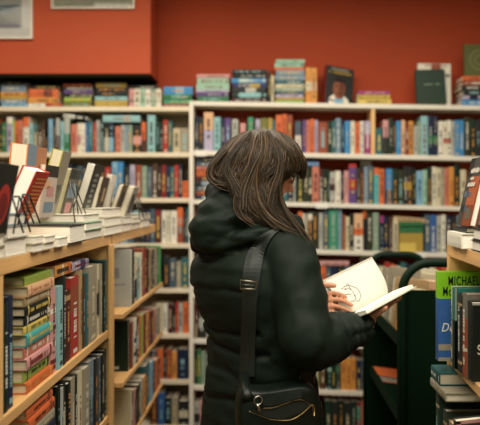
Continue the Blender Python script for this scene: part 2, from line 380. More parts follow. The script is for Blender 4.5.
back_stack(['charcoal', 'slate', 'salmon', 'orange', 'maroon', 'charcoal:.3/.7/steel', 'slate:.2/.6/silver', 'rust', 'navy:.3/.6/aqua'], 195.5, 216, [158, 162, 166.5, 170, 176, 181, 186, 191, 195.5, 200], f'flat pile, {wr(2)}', G['R', 2], jitter=1)
back_row('305 308 214 stone, 308.2 312.4 211 charcoal:.75/.92/white, 312.6 317.6 212 olive_dark, 319 323 213 silver, 323.2 328.8 211 slate, 329.2 337.6 210 emerald, 338 342 208 steel, 342.4 345.6 215 rust, 345.8 349.4 217 cream, 349.6 353.8 214 charcoal, '
  '354 363 214 peach:.42/.6/orange:0/.4/white, 363.2 366.4 211 orange:0/.8/charcoal, 366.8 372.4 214 olive_dark, 372.8 378.8 213 sage, 380 384 216 navy:.8/1/magenta, 384.2 388 217 navy, 389 393 217 brown, 393.2 398.4 218 cream', br(3), wr(3), group=G['R', 3])
back_row('425 430.4 215 slate, 430.6 436.4 215 blue, 437 441.4 216 silver, 441.6 446 215 white, 446.4 451 216 navy, 451.4 456.6 217 charcoal, 457 463 216 steel', br(3), 'far end, ' + wr(3), group=G['R', 3])
BOOKS_GG = spec(T(X(399.4, DS), DS + .03, Z(br(3)(411), DB) + .001) @ RZ(-PI/2), .03, 30*DS/FPX, 23.6*DS/FPX, 'mustard', f'green-topped gold book turned face out, {wr(3)}', 700, G['R', 3], [], faces=[(1, 0, 1, .62, 1, 'green'), (1, .02, .98, .82, .86, 'bottle'), (1, 0, .7, .0, .3, 'yellow')], marks=False)
spec(T(X(425, DS), DS + .005, Z(218.6, DB)) @ RY(-PI/2 + .06), 5.4*DB/FPX, 32*DS/FPX, .14, 'tan', f'tan book lying aslant above the gold face-out book, {wr(3)}', 170, G['R', 3])
BOOKS[-1]['M'] = T(X(425.5, DS), DS + .005, Z(224, DB)) @ RY(-PI/2 + .08)
spec(T(X(378, DS), DS + .005, Z(208.6, DB)) @ RY(-PI/2), 3*DB/FPX, 34*DS/FPX, .14, 'rust', f'rust brown book lying along the row tops, {wr(3)}', 90, G['R', 3])
BOOKS[-1]['M'] = T(X(379, DS), DS + .012, Z(208.0, DB) + .0) @ RY(-PI/2)
# fourth and lower shelves of the right case
back_row('313 319.6 266 navy, 320 326 267 orange, 326.2 331 268 slate, 331.2 338 266 navy, 338.2 345 267 charcoal, 345.2 352 268 steel, 352.2 366 267 slate', br(4), wr(4), vis=.6, group=G['R', 4])
spec(T(X(349, DS), DS, Z(266, DB) + .0008) @ RY(-PI/2), 4.4*DB/FPX, 32*DS/FPX, .14, 'pink', f'pink book lying along the row tops, {wr(4)}', 120, G['R', 4])
back_row('194.4 198 305 maroon, 198.4 205 306 charcoal:.3/.6/silver', br(5), wr(5), vis=.8, group=G['R', 5])
back_row('194.4 197 352 forest, 197.2 201 351 green, 201.2 205.4 353 sage', br(6), wr(6), vis=.8, group=G['R', 6])
back_row('194.4 199.4 404 silver:.3/.6/charcoal, 199.8 205 402 pink', br(7), wr(7), vis=.8, group=G['R', 7])
back_row('327.6 331.6 360 forest:.6/.7/mint, 331.8 335.4 361 bottle, 335.6 340.8 360 forest:.6/.72/green, 341 346 359 amber, 346.2 351 359 amber, 351.2 356 359 amber, 356.4 361.4 361 navy, 361.6 365.6 362 slate', br(6), 'amber run, ' + wr(6), vis=1, group=G['R', 6])
back_row('325 331.6 402 forest, 332 338 403 charcoal, 338.2 344 402 bottle, 344.2 351 404 charcoal, 351.2 356.4 403 forest, 356.6 361 404 crimson:.5/.9/green, 361.4 366.4 401 salmon', br(7), wr(7), vis=.9, group=G['R', 7])
filler(206, 322, br(7), 404, 'x', G['R', 7])

# piles on top of the two cases
GT = f'books lying on top of the {CL}'; GU = f'books lying on top of the {CR}'
def TL(w): return f'the {w} pile under the soffit'
def TR(w): return f'the {w} pile against the red wall'
back_stack(['charcoal', 'steel', 'amber', 'mustard', 'steel', 'sky'], 0, 27.4, [81.5, 84, 91.5, 96, 99, 103, 106.5], TL('blue and yellow'), GT)
back_stack(['charcoal', 'orange:.2/.5/rust', 'amber'], 28, 59.6, [85, 88.6, 97, 102.8], TL('orange'), GT)
BOOKS[-1]['label'] = f'amber book lying lowest of the orange books, atop the {CL}'
back_stack(['white'], 28, 45.4, [103, 106.5], TL('orange'), GT, jitter=.3); BOOKS[-1]['label'] = f'white book at the foot of the orange pile atop the {CL}'
back_stack(['red'], 46, 62, [103, 106.5], TL('orange'), GT, jitter=.3); BOOKS[-1]['label'] = f'red book at the foot of the orange pile atop the {CL}'
back_stack(['rust', 'charcoal', 'purple', 'charcoal', 'lime', 'olive'], 62.6, 92.6, [83, 86.5, 89.5, 93, 97, 101.5, 106.5], TL('purple and lime'), GT)
back_stack(['mustard', 'charcoal', 'black', 'aqua', 'mustard'], 94.6, 128, [82.5, 87, 91, 96, 100, 106.5], TL('black and mustard'), GT)
its = [('pink', 129, 134.2), ('ivory', 134.4, 140), ('mint', 140.2, 145), ('white', 145.2, 150.4), ('sage', 150.6, 155.6), ('ivory', 155.8, 161)]
back_row(', '.join(f'{a} {b} 88.5 {c}:.3/.34/green:.7/.74/salmon' for c, a, b in its), BL[0][0], f'pale striped run atop the {CL}', group=GT)
back_stack(['charcoal'], 129.4, 160, [85, 88.2], TL('pale striped'), GT); BOOKS[-1]['label'] = f'charcoal book lying across the pale striped run atop the {CL}'
back_stack(['azure:.3/.6/sky', 'green:.4/.7/emerald', 'emerald', 'rust'], 162, 193, [86, 94, 99, 103.4, 106.5], TL('blue and green'), GT)
tb = br(0)
def off(l, x): e = tb(x) - l[-1]; return [v + e for v in l]
back_stack(['pink', 'mint', 'mint', 'lavender', 'purple', 'green'], 196, 229.6, off([74, 77.6, 84, 89.4, 92, 96.4, 101.5], 212), TR('mint and purple'), GU)
back_stack(['charcoal', 'black', 'azure:.5/.8/aqua', 'indigo:.2/.5/mustard', 'charcoal:.3/.6/silver', 'forest:.2/.8/aqua', 'maroon'], 231.6, 267.6, off([69, 73.2, 77.6, 82.4, 87.2, 92, 97.2, 101.8], 250), TR('black-blue'), GU)
back_row('268 271 71 charcoal, 271.2 274 75 cream', lambda x: tb(x), f'upright beside the tall mint-topped pile, {CR} top', group=GU)
back_stack(['mint', 'mint', 'orange', 'steel', 'steel', 'teal', 'cream', 'sage', 'slate', 'lavender', 'mustard', 'lime'], 274.4, 305.2, off([59.4, 63, 67.2, 70, 75.6, 80.4, 84, 88, 91.2, 94, 97.6, 100, 103], 290), TR('tall mint-topped'), GU)
back_row('305.6 311 67 amber:.35/.6/cream, 311.2 317 67.5 amber:.35/.6/peach', lambda x: tb(x), f'upright pair atop the {CR}', group=GU)
back_stack(['magenta', 'mustard', 'yellow'], 357.4, 391.4, off([93.6, 97.4, 102.2, 107], 374), TR('magenta and yellow'), GU)
back_stack(['orange', 'rust', 'charcoal:.2/.6/forest', 'charcoal', 'lavender:.3/.7/navy', 'azure'], 461.4, 486, off([76, 80.6, 85.4, 90, 95.6, 99.4, 105.8], 470), TR('orange and charcoal'), GU)

# face-out books on top of the right case
def ellipse(cy, cz, ry, rz, n=20, a0=0, a1=2*PI):
    return [(cy + ry * math.cos(a0 + (a1 - a0) * k / n), cz + rz * math.sin(a0 + (a1 - a0) * k / n)) for k in range(n)]
def picture(name, b, side, shapes):
    """flat printed shapes on a cover; each shape is (list of (y, z) fractions, colour), later ones lie on top"""
    def make(o):
        mb = MB()
        for i, (pts, c) in enumerate(shapes):
            x = -.0009 - i * .00025 if side == 0 else b['t'] + .0009 + i * .00025
            p = [(x, y * b['d'], z * b['h']) for y, z in pts]
            mb.face(p if side else p[::-1], col(c))
        build(mb, name, M_BOOK, o)
    b.setdefault('extra', []).append(make)
def rect(y0, y1, z0, z1): return [(y0, z0), (y1, z0), (y1, z1), (y0, z1)]
def words(y0, y1, z0, z1, c, n=9, rng=R0):
    out = []; y = y0; w = (y1 - y0) / n
    for k in range(n):
        if rng.random() < .85: out.append((rect(y, y + w * .7, z0 + rng.uniform(0, .1) * (z1 - z0), z1), c))
        y += w
    return out
def face_out(px0, px1, py0, ybase, d, t, lean, roll, c, label, faces=(), page='ddd3ba', mark=False, yaw=0):
    return spec(T(X(px0, d), d + t + .001, Z(ybase, DB) + .001) @ RX(-lean) @ RY(roll) @ RZ(-PI/2 + yaw), t, (ybase - py0) * d / FPX / math.cos(lean), (px1 - px0) * d / FPX, c, label, 9999, GU, near=True, faces=faces, marks=mark, page=page, keep=True)
b = face_out(322.5, 353.5, 63, tb(335), 4.14, .035, .16, .07, 'charcoal', 'dark book with a red spine and a face on its cover, propped atop the bookcase', faces=[], yaw=.34)
b['bands'] = [(0, 1, 'crimson')]
picture('cover_portrait', b, 1, [(ellipse(.5, .1, .36, .2, 16, 0, PI), 'white'), (rect(.14, .86, .0, .1), 'white'), (rect(.36, .66, 0, .24), 'sky'), (ellipse(.5, .46, .25, .28), '4a2a1c'), (ellipse(.49, .43, .215, .26), '9c5a3c'),
    (ellipse(.58, .42, .1, .22), '7a4028'), (ellipse(.4, .5, .05, .018), '2c1810'), (ellipse(.58, .5, .05, .018), '2c1810'), (rect(.47, .52, .38, .47), '7a4028'), (ellipse(.49, .3, .09, .022), '5c2418'),
    ([(.3, .6), (.7, .6), (.64, .72), (.5, .745), (.36, .72)], '2c1a14')] + words(.2, .82, .91, .945, 'silver', 7) + words(.1, .9, .81, .875, 'mustard', 11))
b2 = face_out(418, 451, 61.5, tb(434), 4.165, .025, .1, .02, 'white', 'white book with red lettering propped behind the dark green cover, atop the bookcase')
picture('cover_title', b2, 1, words(.15, .9, .93, .965, 'crimson', 9) + [(rect(.4, .7, .87, .99), 'rust')])
picture('cover_lettering', b2, 1, words(.72, .98, .68, .76, 'charcoal', 4))
b3 = face_out(417, 447, 69, tb(432), 4.125, .025, .12, -.035, '16301f', 'dark green book propped face out before a white one, atop the bookcase')
picture('cover_print', b3, 1, words(.2, .82, .55, .585, 'sage', 8))
b4 = spec(T(X(463.5, 4.15), 4.15, Z(76, DB) + .002) @ RX(-.12) @ RZ(-PI/2), .03, 32.6*4.13/FPX, 30*4.15/FPX, 'olive_dark', 'olive book with a ring emblem standing atop the orange and charcoal pile', 900, GU, near=True, marks=False, keep=True)
b4['c'] = '56582c'
def annulus(cy, cz, r0, r1, asp):
    out = []
    for k in range(24):
        a, c = 2*PI*k/24, 2*PI*(k+1)/24
        out.append([(cy + r0*math.cos(a), cz + r0*asp*math.sin(a)), (cy + r1*math.cos(a), cz + r1*asp*math.sin(a)), (cy + r1*math.cos(c), cz + r1*asp*math.sin(c)), (cy + r0*math.cos(c), cz + r0*asp*math.sin(c))])
    return out
def ring_emblem(o):
    mb = MB()
    for pts in annulus(.52, .5, .3, .36, .92) + annulus(.52, .5, .14, .2, .92): mb.face([(b4['t'] + .0009, y * b4['d'], z * b4['h']) for y, z in pts], col('7c7c4a'))
    build(mb, 'cover_emblem', M_BOOK, o)
b4['extra'] = [ring_emblem]

# ------------------------------------------------------------------ left island shelves (two units) and what is on them
XF = -.60                                  # front edge of the first unit
TOPZ, TOPB, SH1T, SH1B, SH2T = 1.416, 1.378, 1.051, 1.024, .725
def dl(px, x=-.607): return x * FPX / (px - VX)
def side_row(s, x, zb, where, group, depth=.15, near=True, vis=.7):
    """upright books, spines to the aisle (+X): pixel edges give the place along the unit, pixel tops the height"""
    its = parse(s); tri = []
    for p0, p1, top, c, bands in its:
        d0, d1 = dl(p0, x), dl(p1, x); tri.append((d1 - d0 - .001, Z(top, (d0 + d1) / 2) - zb, c))
    labs = label_row(tri, where, group)
    for (p0, p1, top, c, bands), (t, h, _), lb, k in zip(its, tri, labs, range(len(its))):
        d0 = dl(p0, x)
        spec(T(x + R0.uniform(-.004, .002), d0 + .0005, zb + .0004) @ RZ(PI/2), t, h, depth + R0.uniform(-.02, .01), c, lb, (p1 - p0) * h * FPX / d0 * vis, group, bands, near=near, row=where, idx=k + 1)
W1 = 'upper near pine shelf'; W2 = 'lower near pine shelf'
W3 = 'first far pine shelf'; W4 = 'second far pine shelf'; W5 = 'third far pine shelf'
side_row('-60 -44 300 cream, -43 -26 305 teal, -25 -9 298 brown', -.607, SH1T, W1, 'upright books in the ' + W1, near=True)
side_row('3.9 8.8 303 bottle, 9.1 15 296 navy', -.607, SH1T, W1, 'upright books in the ' + W1)
BOOKS[-1]['label'] = 'navy book closing the upright run left of the horizontal pile'; BOOKS[-2]['label'] = 'bottle green book with a pale spine title beside the navy one at the frame edge'
BOOKS[-1]['keep'] = BOOKS[-2]['keep'] = True
# the horizontal pile: eleven paperbacks, spines to the aisle
dp = 1.688; pile = [(278, 287, 'lime', 'lime'), (287, 298, 'peach', 'salmon'), (298, 307.5, 'tan', 'cream'), (307.5, 317.5, 'black', 'yellow'), (317.5, 327, 'black', 'white'), (327, 335.8, 'yellow', 'olive'), (335.8, 348, 'turquoise', 'yellow'),
        (348, 359.6, 'salmon', 'white'), (359.6, 371, 'pink', 'crimson'), (371, 384, 'lime', 'forest'), (384, 395, 'orange', 'amber')]
zprev = SH1T + .0005
for k, (ya, yb, c, mc) in reversed(list(enumerate(pile))):
    t = (yb - ya) * (1.352 - SH1T - .001) / 117
    b = spec(T(-.612 + R0.uniform(-.006, .006), dp + .21 + R0.uniform(-.006, .004), zprev) @ RZ(PI/2) @ RY(-PI/2), t - .0005, .208, .14, c,
         f'{word(c)} paperback lying {"topmost" if k == 0 else "lowest" if k == 10 else ordinal(k + 1) + " from top"} in the horizontal pile, near pine unit', 900, 'paperbacks in the horizontal pile', [(.08, .14, mc), (.86, .9, mc)], near=True, mark_c=col(mc), page='d8c8a4', keep=True)
    zprev += t
# orange and blue books laid over the uprights
ZU = Z(277, 2.1)
side_row('52.4 57.8 288 pink:.1/.16/crimson:.3/.36/white:.5/.56/crimson:.7/.76/white, 58.2 62.8 286 aqua, 63.2 66.2 276.5 charcoal', -.607, SH1T, W1 + ' right of the pile', 'upright books in the ' + W1)
side_row('66.6 72 290.5 maroon:.86/.93/tan, 72.2 80 277 red:.55/.9/rust', -.607, SH1T, W1 + ', red pair', 'upright books in the ' + W1)
side_row('80.4 83.2 270.6 tan, 83.4 86 276 brown, 86.2 89 274 teal, 89.2 97.4 266 stone, 97.6 100.6 264.6 cream:.3/.6/charcoal, 100.8 103 264 stone, 103.2 105.2 262 black, 105.4 107.3 260 teal', -.607, SH1T, W1 + ', far end', 'upright books in the ' + W1)
spec(T(-.62, 2.16, Z(273.6, 2.0)) @ RZ(PI/2) @ RY(-PI/2), .022, .24, .14, 'amber', 'amber paperback laid across the upright books under the pine top', 400, 'books laid over the uprights of the near pine unit', [(.1, .3, 'orange'), (.5, .6, 'white')], near=True, keep=True)
BOOKS[-1]['M'] = T(-.628, 2.17, max(Z(290.5, dl(69)), Z(286, dl(60))) + .001) @ RZ(PI/2) @ RY(-PI/2)
ZA = Z(277, dl(76))
BOOKS[-1]['M'] = T(-.612, 2.095, Z(276.5, dl(63.2)) + .0015) @ RZ(PI/2) @ RY(-PI/2); BOOKS[-1]['t'] = .034; BOOKS[-1]['h'] = .17
spec(T(-.635, 2.44, ZA + .0265) @ RZ(PI/2) @ RY(-PI/2), .012, .2, .14, 'lavender', 'lavender blue booklet laid beyond the amber paperback under the pine top', 300, 'books laid over the uprights of the near pine unit', [(.2, .5, 'indigo'), (.7, .75, 'white')], near=True, keep=True)
BOOKS[-1]['M'] = T(-.617, 2.31, Z(270.6, dl(80.4)) + .0015) @ RZ(PI/2) @ RY(-PI/2); BOOKS[-1]['t'] = .028; BOOKS[-1]['h'] = .205
# lower compartment
zz = SH1B - .012
for k, (t, c) in enumerate([(.026, 'orange'), (.028, 'orange'), (.03, 'stone'), (.028, 'navy'), (.03, 'cream'), (.03, 'teal'), (.04, 'brown'), (.036, 'charcoal'), (.0385, 'tan')]):
    zz -= t + .0006
    lab = ['orange paperback lying topmost in the low horizontal pile', 'orange paperback lying second from top in the low horizontal pile'] + [f'{word(c)} book lying {ordinal(k+1)} from top in the low horizontal pile'] * 7
    spec(T(-.606 + R0.uniform(-.006, .006), 1.89 + R0.uniform(-.006, .006), zz) @ RZ(PI/2) @ RY(-PI/2), t, .205, .14, c, lab[k], 500 if k < 2 else 30, 'books in the low horizontal pile', [(.1, .2, 'rust')] if k < 2 else [], near=k < 3, mark_c=col('maroon') if k < 2 else None, page='b8a684', keep=k < 2)
side_row('54.4 57 396 black:.3/.6/salmon, 57.2 61 386 black, 61.2 64 388 silver, 64.2 67 384 charcoal:.2/.7/silver, 67.2 71 383 black, 71.2 75.6 378 stone, 75.8 79 376 charcoal, 79.2 83.6 371 cream, 83.8 89.6 367 stone, 89.8 95 360.5 steel:0/.5/slate, 95.2 98.4 358 charcoal, 98.6 101.4 357 slate, 101.6 104.4 354 black, 104.6 107.3 350 forest', -.607, SH2T, W2, 'upright books in the ' + W2)
# far unit (front at -.56)
XG = -.565; G1, G2, G3 = 1.10, .829, .553
fb = spec(T(XG - .19, 2.775, G1 + .0005) @ T(0, .03, 0) @ RZ(-PI/2), .03, .24, .19, 'silver', 'large pale grey book turned cover out at the end of the far pine unit', 900, 'books on the ' + W3, near=True, marks=False, faces=[(1, .4, .75, .5, .68, 'grey'), (1, .1, .9, .38, .4, 'grey')], keep=True)
side_row('133.4 135.4 250 charcoal, 135.6 138 256 cream:.1/.5/black, 138.2 140.6 258 aqua:.7/.9/silver, 140.8 143 253 ivory, 143.2 145 249 rust, 145.2 148 248 crimson, 148.2 150 249 black, 150.2 152.8 249 tan, 153 155 250 charcoal, 155.2 157.4 248 stone, 157.6 159.4 247 charcoal, 159.6 161.4 246 green', XG, G1, W3, 'books on the ' + W3)
BOOKS[-1]['c'] = '1fae5a'
spec(T(XG - .17, 2.775, G2 + .0005) @ T(0, .03, 0) @ RZ(-PI/2), .028, .21, .155, 'bottle', 'bottle green book turned cover out at the end of the far pine unit', 700, 'books on the ' + W4, near=True, marks=False, faces=[(1, .1, .25, .1, .8, '1c4630'), (1, .5, .75, .04, .1, 'silver')], keep=True)
BOOKS[-1]['M'] = T(XG - .165, 2.803, G2 + .0005) @ RZ(-PI/2)
side_row('132.6 134.2 322 rust, 134.4 136.8 319 white:.2/.3/forest:.5/.6/forest, 137 139.4 317 forest:.3/.6/aqua, 139.6 141.6 316 orange, 141.8 144.2 315 lime, 144.4 146.8 313 crimson, 147 148.8 314 yellow, 149 151 311 red, 151.2 153.4 310 charcoal, 153.6 156 309 salmon, 156.2 158.4 308 silver, 158.6 161 307 stone', XG, G2, W4, 'books on the ' + W4)
spec(T(XG - .16, 2.803, G3 + .0005) @ RZ(-PI/2), .028, .2, .16, 'cream', 'cream book turned cover out on the third shelf of the far pine unit', 300, 'books on the ' + W5, near=True, marks=False, keep=True)
side_row('132.6 134.4 392 charcoal:.3/.7/silver, 134.6 136.4 389 pink, 136.6 138.4 388 brown, 138.6 140.8 384 black, 141 143 380 silver, 143.2 146 376 amber, 146.2 150.4 364 teal, 150.6 153.4 361 sky, 153.6 156 362 charcoal, 156.2 158.4 359 orange, 158.6 161 358 brown', XG, G3, W5, 'books on the ' + W5)

# stacks lying on the top boards: fore-edges to the aisle
def top_stack(y0, items, x1, where, z0=TOPZ, sub='books stacked on the pine top boards'):
    z = z0 + .0006
    n = len(items)
    for k, (t, w, L, c, dx) in enumerate(items):
        pos = 'alone' if n == 1 else 'at the bottom' if k == 0 else 'on top' if k == n - 1 else 'in the middle' if n == 3 else ordinal(k + 1) + ' from the bottom'
        spec(T(x1 + dx - w, y0 + R0.uniform(-.004, .004), z) @ RZ(-PI/2) @ RY(-PI/2), t, L, w, c, f'{word(c)} book lying {pos} of the stack {where}', 700, sub, near=True, marks=False, page='ece6d6', keep=True)
        z += t + .0006
    return z
zA0 = top_stack(1.385, [(.026, .2, .138, 'cream', -.002), (.028, .2, .135, 'stone', 0)], XF + .002, 'under the book with the red disc')
zA = top_stack(1.535, [(.042, .2, .135, 'white', -.005), (.03, .2, .13, 'silver', 0), (.028, .2, .135, 'steel', -.004)], XF + .004, 'under the red-backed book')
zB1 = top_stack(1.682, [(.02, .15, .062, 'white', 0), (.02, .15, .06, 'ivory', .003)], XF + .012, 'just beyond the tallest near stack')
zB2 = top_stack(1.76, [(.018, .15, .085, 'ivory', 0), (.018, .15, .08, 'white', .004)], XF + .012, 'of slim booklets before the black hardback')
zB3 = top_stack(1.865, [(.026, .15, .09, 'white', 0)], XF + .016, 'before the thick black hardback')
BOOKS[-1]['label'] = 'single white booklet lying just before the thick black hardback'
zC = top_stack(2.0, [(.056, .3, .165, 'black', .012)], XF, 'x')
BOOKS[-1]['label'] = 'thick black hardback lying with its white pages to the aisle'; BOOKS[-1]['bands'] = [(0, 1, 'orange')]
zD = top_stack(2.2, [(.03, .2, .22, 'silver', 0), (.028, .2, .215, 'mint', .004), (.026, .2, .21, 'white', -.006)], XF + .002, 'just past the black hardback')
zE = top_stack(2.46, [(.035, .24, .30, 'white', 0), (.032, .24, .295, 'ivory', -.004), (.034, .24, .30, 'white', -.01)], XF + .006, 'where the two pine units meet')
zF = top_stack(2.80, [(.03, .17, .14, 'white', 0), (.03, .17, .14, 'silver', .003)], XF + .004, 'starting the far pine unit')
zF2 = top_stack(2.97, [(.028, .17, .2, 'ivory', 0), (.026, .17, .2, 'white', .004)], XF + .004, 'midway along the far unit')
zG = top_stack(3.2, [(.035, .17, .22, 'white', 0), (.03, .17, .22, 'silver', .003)], XF + .006, 'ending the far pine unit')
# supporting stacks behind the front row, carrying the displays
def lean_book(px, py, d, h, t, w, th, c, label, faces=(), page='e4dcc6', z=None, front=None):
    xb = X(px, d)
    zb = Z(py, d) if z is None else z
    # px, py: lower right corner of the page edge that faces the room
    return spec(T(xb, d, zb) @ RY(th) @ RZ(PI) @ T(0, -w, 0), t, h, w, c, label, 900, 'books on display stands on the pine top', near=True, faces=faces, marks=False, page=page, keep=True)
def textlines(side, y0, y1, z0, z1, c, n=8, rng=R0):
    out = []
    for k in range(n):
        za = z0 + (z1 - z0) * k / n; out.append((side, y0, y1 - rng.uniform(0, .25) * (y1 - y0), za, za + (z1 - z0) / n * .45, c))
    return out
# side 0 of a leaning book is the back cover that faces the aisle
la = lean_book(-17, 236, 1.41, .16, .035, .125, .20, '141a16', 'black book with a red disc on its cover leaning at the frame edge', z=zA0 + .001)
picture('cover_print', la, 0, [(ellipse(.45, .42, .3, .3), 'red'), (ellipse(.45, .40, .2, .2), 'crimson')])
lb = lean_book(13, 225, 1.68, .15, .040, .105, .42, 'b03020', 'thick red-backed book with gold lines leaning on a black wire stand', faces=textlines(0, .1, .9, .12, .92, 'amber', 11), page='efe8da')
lc = lean_book(22, 216, 1.86, .205, .05, .07, .09, 'd8813a', 'thick cream-edged book with an orange cover standing behind the red-backed one', faces=[(0, 0, 1, 0, 1, 'steel')], page='e0d6be')
lcc = lean_book(30, 214, 1.985, .205, .014, .1, .1, 'b07c5a', 'thin brown book standing behind the thick cream-edged one')
ld = lean_book(39, 218, 2.02, .165, .016, .13, .13, 'c8b8a8', 'pale book with a pastel cover leaning just beyond the red-backed one', faces=[(0, 0, 1, .78, 1, '3a3830'), (0, .2, .7, .4, .6, 'pink'), (0, .1, .8, .1, .3, 'steel'), (0, .5, .9, .55, .7, 'peach')])
le = lean_book(46, 217, 2.17, .225, .038, .09, .26, 'a8a83a', 'cream-edged book with a lime cover leaning tall in the display row', faces=[(0, 0, 1, 0, 1, 'stone'), (0, .2, .8, .2, .5, 'mint')], page='d9d0b4')
lf = lean_book(60, 217, 2.32, .175, .034, .12, .25, '5a5648', 'book with a grey picture cover leaning beside the lime one', faces=[(0, 0, 1, .8, 1, 'charcoal'), (0, .1, .9, .4, .7, 'steel'), (0, .2, .8, .08, .3, 'pink')], page='cdc6a8')
lg = lean_book(81, 213, 2.47, .19, .034, .12, .30, '23261f', 'tall dark-backed book with white page edge leaning in mid display row', faces=[(0, .3, .7, .1 + .11 * k, .16 + .11 * k, 'grey') for k in range(7)], page='e6e0d0')
lh = lean_book(95, 212, 2.67, .145, .022, .11, .25, '3c2e26', 'short dark brown book leaning beyond the tall dark-backed one', faces=[(0, .3, .6, .3, .7, 'tan')])
lh2 = lean_book(105, 212, 2.79, .16, .022, .09, .2, 'e6e0d0', 'white book peeping behind the short dark brown one')
li = lean_book(112, 219, 2.85, .155, .022, .11, .33, '6a5238', 'brown book with tan edge leaning near the end of the display row', faces=[(0, .2, .7, .2, .8, 'charcoal')])
lj = lean_book(123, 220, 3.02, .16, .03, .12, .34, '9a968a', 'pale grey book with thick pages leaning last in the display row', faces=[(0, .2, .8, .2, .8, 'charcoal')])
# hidden carriers directly under the displays
def carrier(x0, x1, y0, y1, ztop, c, lab):
    t = ztop - TOPZ - .0012
    if t > .006: spec(T(x0, y0, TOPZ + .0006) @ RZ(-PI/2) @ RY(-PI/2), t, y1 - y0, x1 - x0, c, lab, 200, 'books stacked on the pine top boards', near=True, marks=False, page='e4dcc8')
# ------------------------------------------------------------------ right shelf unit
RYAW = math.radians(-3.0)      # its front runs a little off the aisle
UR = T(.565, 2.05, 0) @ RZ(RYAW)     # local: x into the unit, y along the aisle (0 = far end, negative towards the camera)
def ru(px, d): return X(px, d)
RS1T, RS1B, RS2T = 1.075, 1.048, .735
GRt = 'books in the upper compartment of the unit beside the cart'; GRb = 'books in the lower compartment of the unit beside the cart'
def cover_out(px0, d, w, h, t, c, label, group, zb=RS1T, faces=(), **k):
    return spec(T(X(px0, d), d + t, zb + .0005) @ RZ(-PI/2), t, h, w, c, label, 2000, group, near=True, faces=faces, keep=True, **k)
bm = cover_out(438.3, 1.945, .19, .262, .038, '7ab81e', 'lime and blue novel with bold black title lettering, standing by the cart', GRt, faces=[(1, 0, 1, 0, .04, 'stone'), (1, 0, 1, .04, .12, 'blue'), (1, 0, 1, .12, .19, 'stone'), (1, 0, 1, .19, .70, 'blue')], marks=False)
bm['bands'] = [(0, .7, 'blue')]
bt0 = cover_out(452.6, 1.888, .15, .226, .018, 'cream', 'slim cream-spined book behind the teal cover, unit by the cart', GRt)
bt = cover_out(455.0, 1.850, .16, .227, .034, '1f6a62', 'teal book with dark foot standing before the lime novel', GRt, faces=[(1, 0, 1, 0, .6, '10281e'), (1, 0, .03, 0, 1, 'stone')], marks=False)
bt['bands'] = [(0, .6, 'bottle')]
bk0 = cover_out(460.8, 1.812, .16, .215, .034, '2a2c28', 'charcoal book with worn spine standing before the teal one', GRt, bands=[(.1, .14, 'tan'), (.85, .88, 'tan')])
bk1 = cover_out(466.2, 1.77, .16, .222, .038, 'silver', 'silver and brown book standing before the charcoal one', GRt, bands=[(0, .7, 'rust'), (.3, .34, 'cream')], marks=True)
bk1['c'] = '6a675c'
bs = cover_out(472.4, 1.722, .16, .205, .044, '101c16', 'black book with a white initial on its cover, nearest the frame edge', GRt, faces=[(1, 0, 1, .975, 1, 'silver')], marks=False)
for k, (d, c) in enumerate([(1.66, 'navy'), (1.6, 'brown'), (1.55, 'cream')]):
    spec(T(.545 + .05, d + .04, RS1T + .0005) @ RZ(-PI/2), .042, .2, .14, c, f'{c} book upright outside the near view of the unit by the cart', 1, GRt, near=False)
# lower compartment
spec(T(.52, 1.93, .962) @ RZ(-PI/2) @ RY(-PI/2), .036, .085, .15, 'cream', 'teal-sided book lying flat at the shelf end below the lime novel', 500, GRb, [(0, 1, 'slate')], near=True, keep=True)
BOOKS[-1]['M'] = T(.510, 1.93, 1.0075) @ RZ(-PI/2) @ RY(-PI/2); BOOKS[-1]['h'] = .1; BOOKS[-1]['t'] = .036; BOOKS[-1]['d'] = .12; BOOKS[-1]['c'] = '1f5252'; BOOKS[-1]['page'] = 'b8ae96'; BOOKS[-1]['bands'] = []
spec(T(.508, 1.86, .981) @ RZ(-PI/2) @ RY(-PI/2), .024, .17, .16, 'stone', 'pale book lying beneath the teal-sided one below the lime novel', 500, GRb, near=True, keep=True)
for k, (px, d, c, h, lab) in enumerate([(438.5, 1.97, '2a3c30', .24, 'grey-green plastic-wrapped book at the back of the lower compartment'), (446, 1.90, '3c4438', .205, 'grey book with pale bands in the lower compartment'), (452, 1.84, 'tan', .19, 'tan-edged book in the lower compartment'),
        (456, 1.79, '16241c', .185, 'black-green book in the lower compartment before the tan one'), (461, 1.745, '2c2a22', .2, 'dark brown book in the lower compartment behind the pink-edged cover')]):
    cover_out(px, d, .16, h, .036, c, lab, GRb, zb=RS2T, bands=[(.2, .24, 'grey'), (.8, .84, 'tan')])
bp = cover_out(466.5, 1.70, .16, .222, .03, '33332c', 'dark book with a pink border leaning lowest at the frame edge', GRb, zb=RS2T, faces=[(1, 0, .08, 0, 1, 'pink'), (1, .2, .75, .55, .59, 'silver'), (1, .25, .6, .3, .35, 'silver'), (1, 0, 1, .965, 1, 'pink')], marks=False)
bp['M'] = T(X(464, 1.70), 1.73, RS2T + .03) @ RY(-.10) @ RZ(-PI/2); bp['h'] = .215
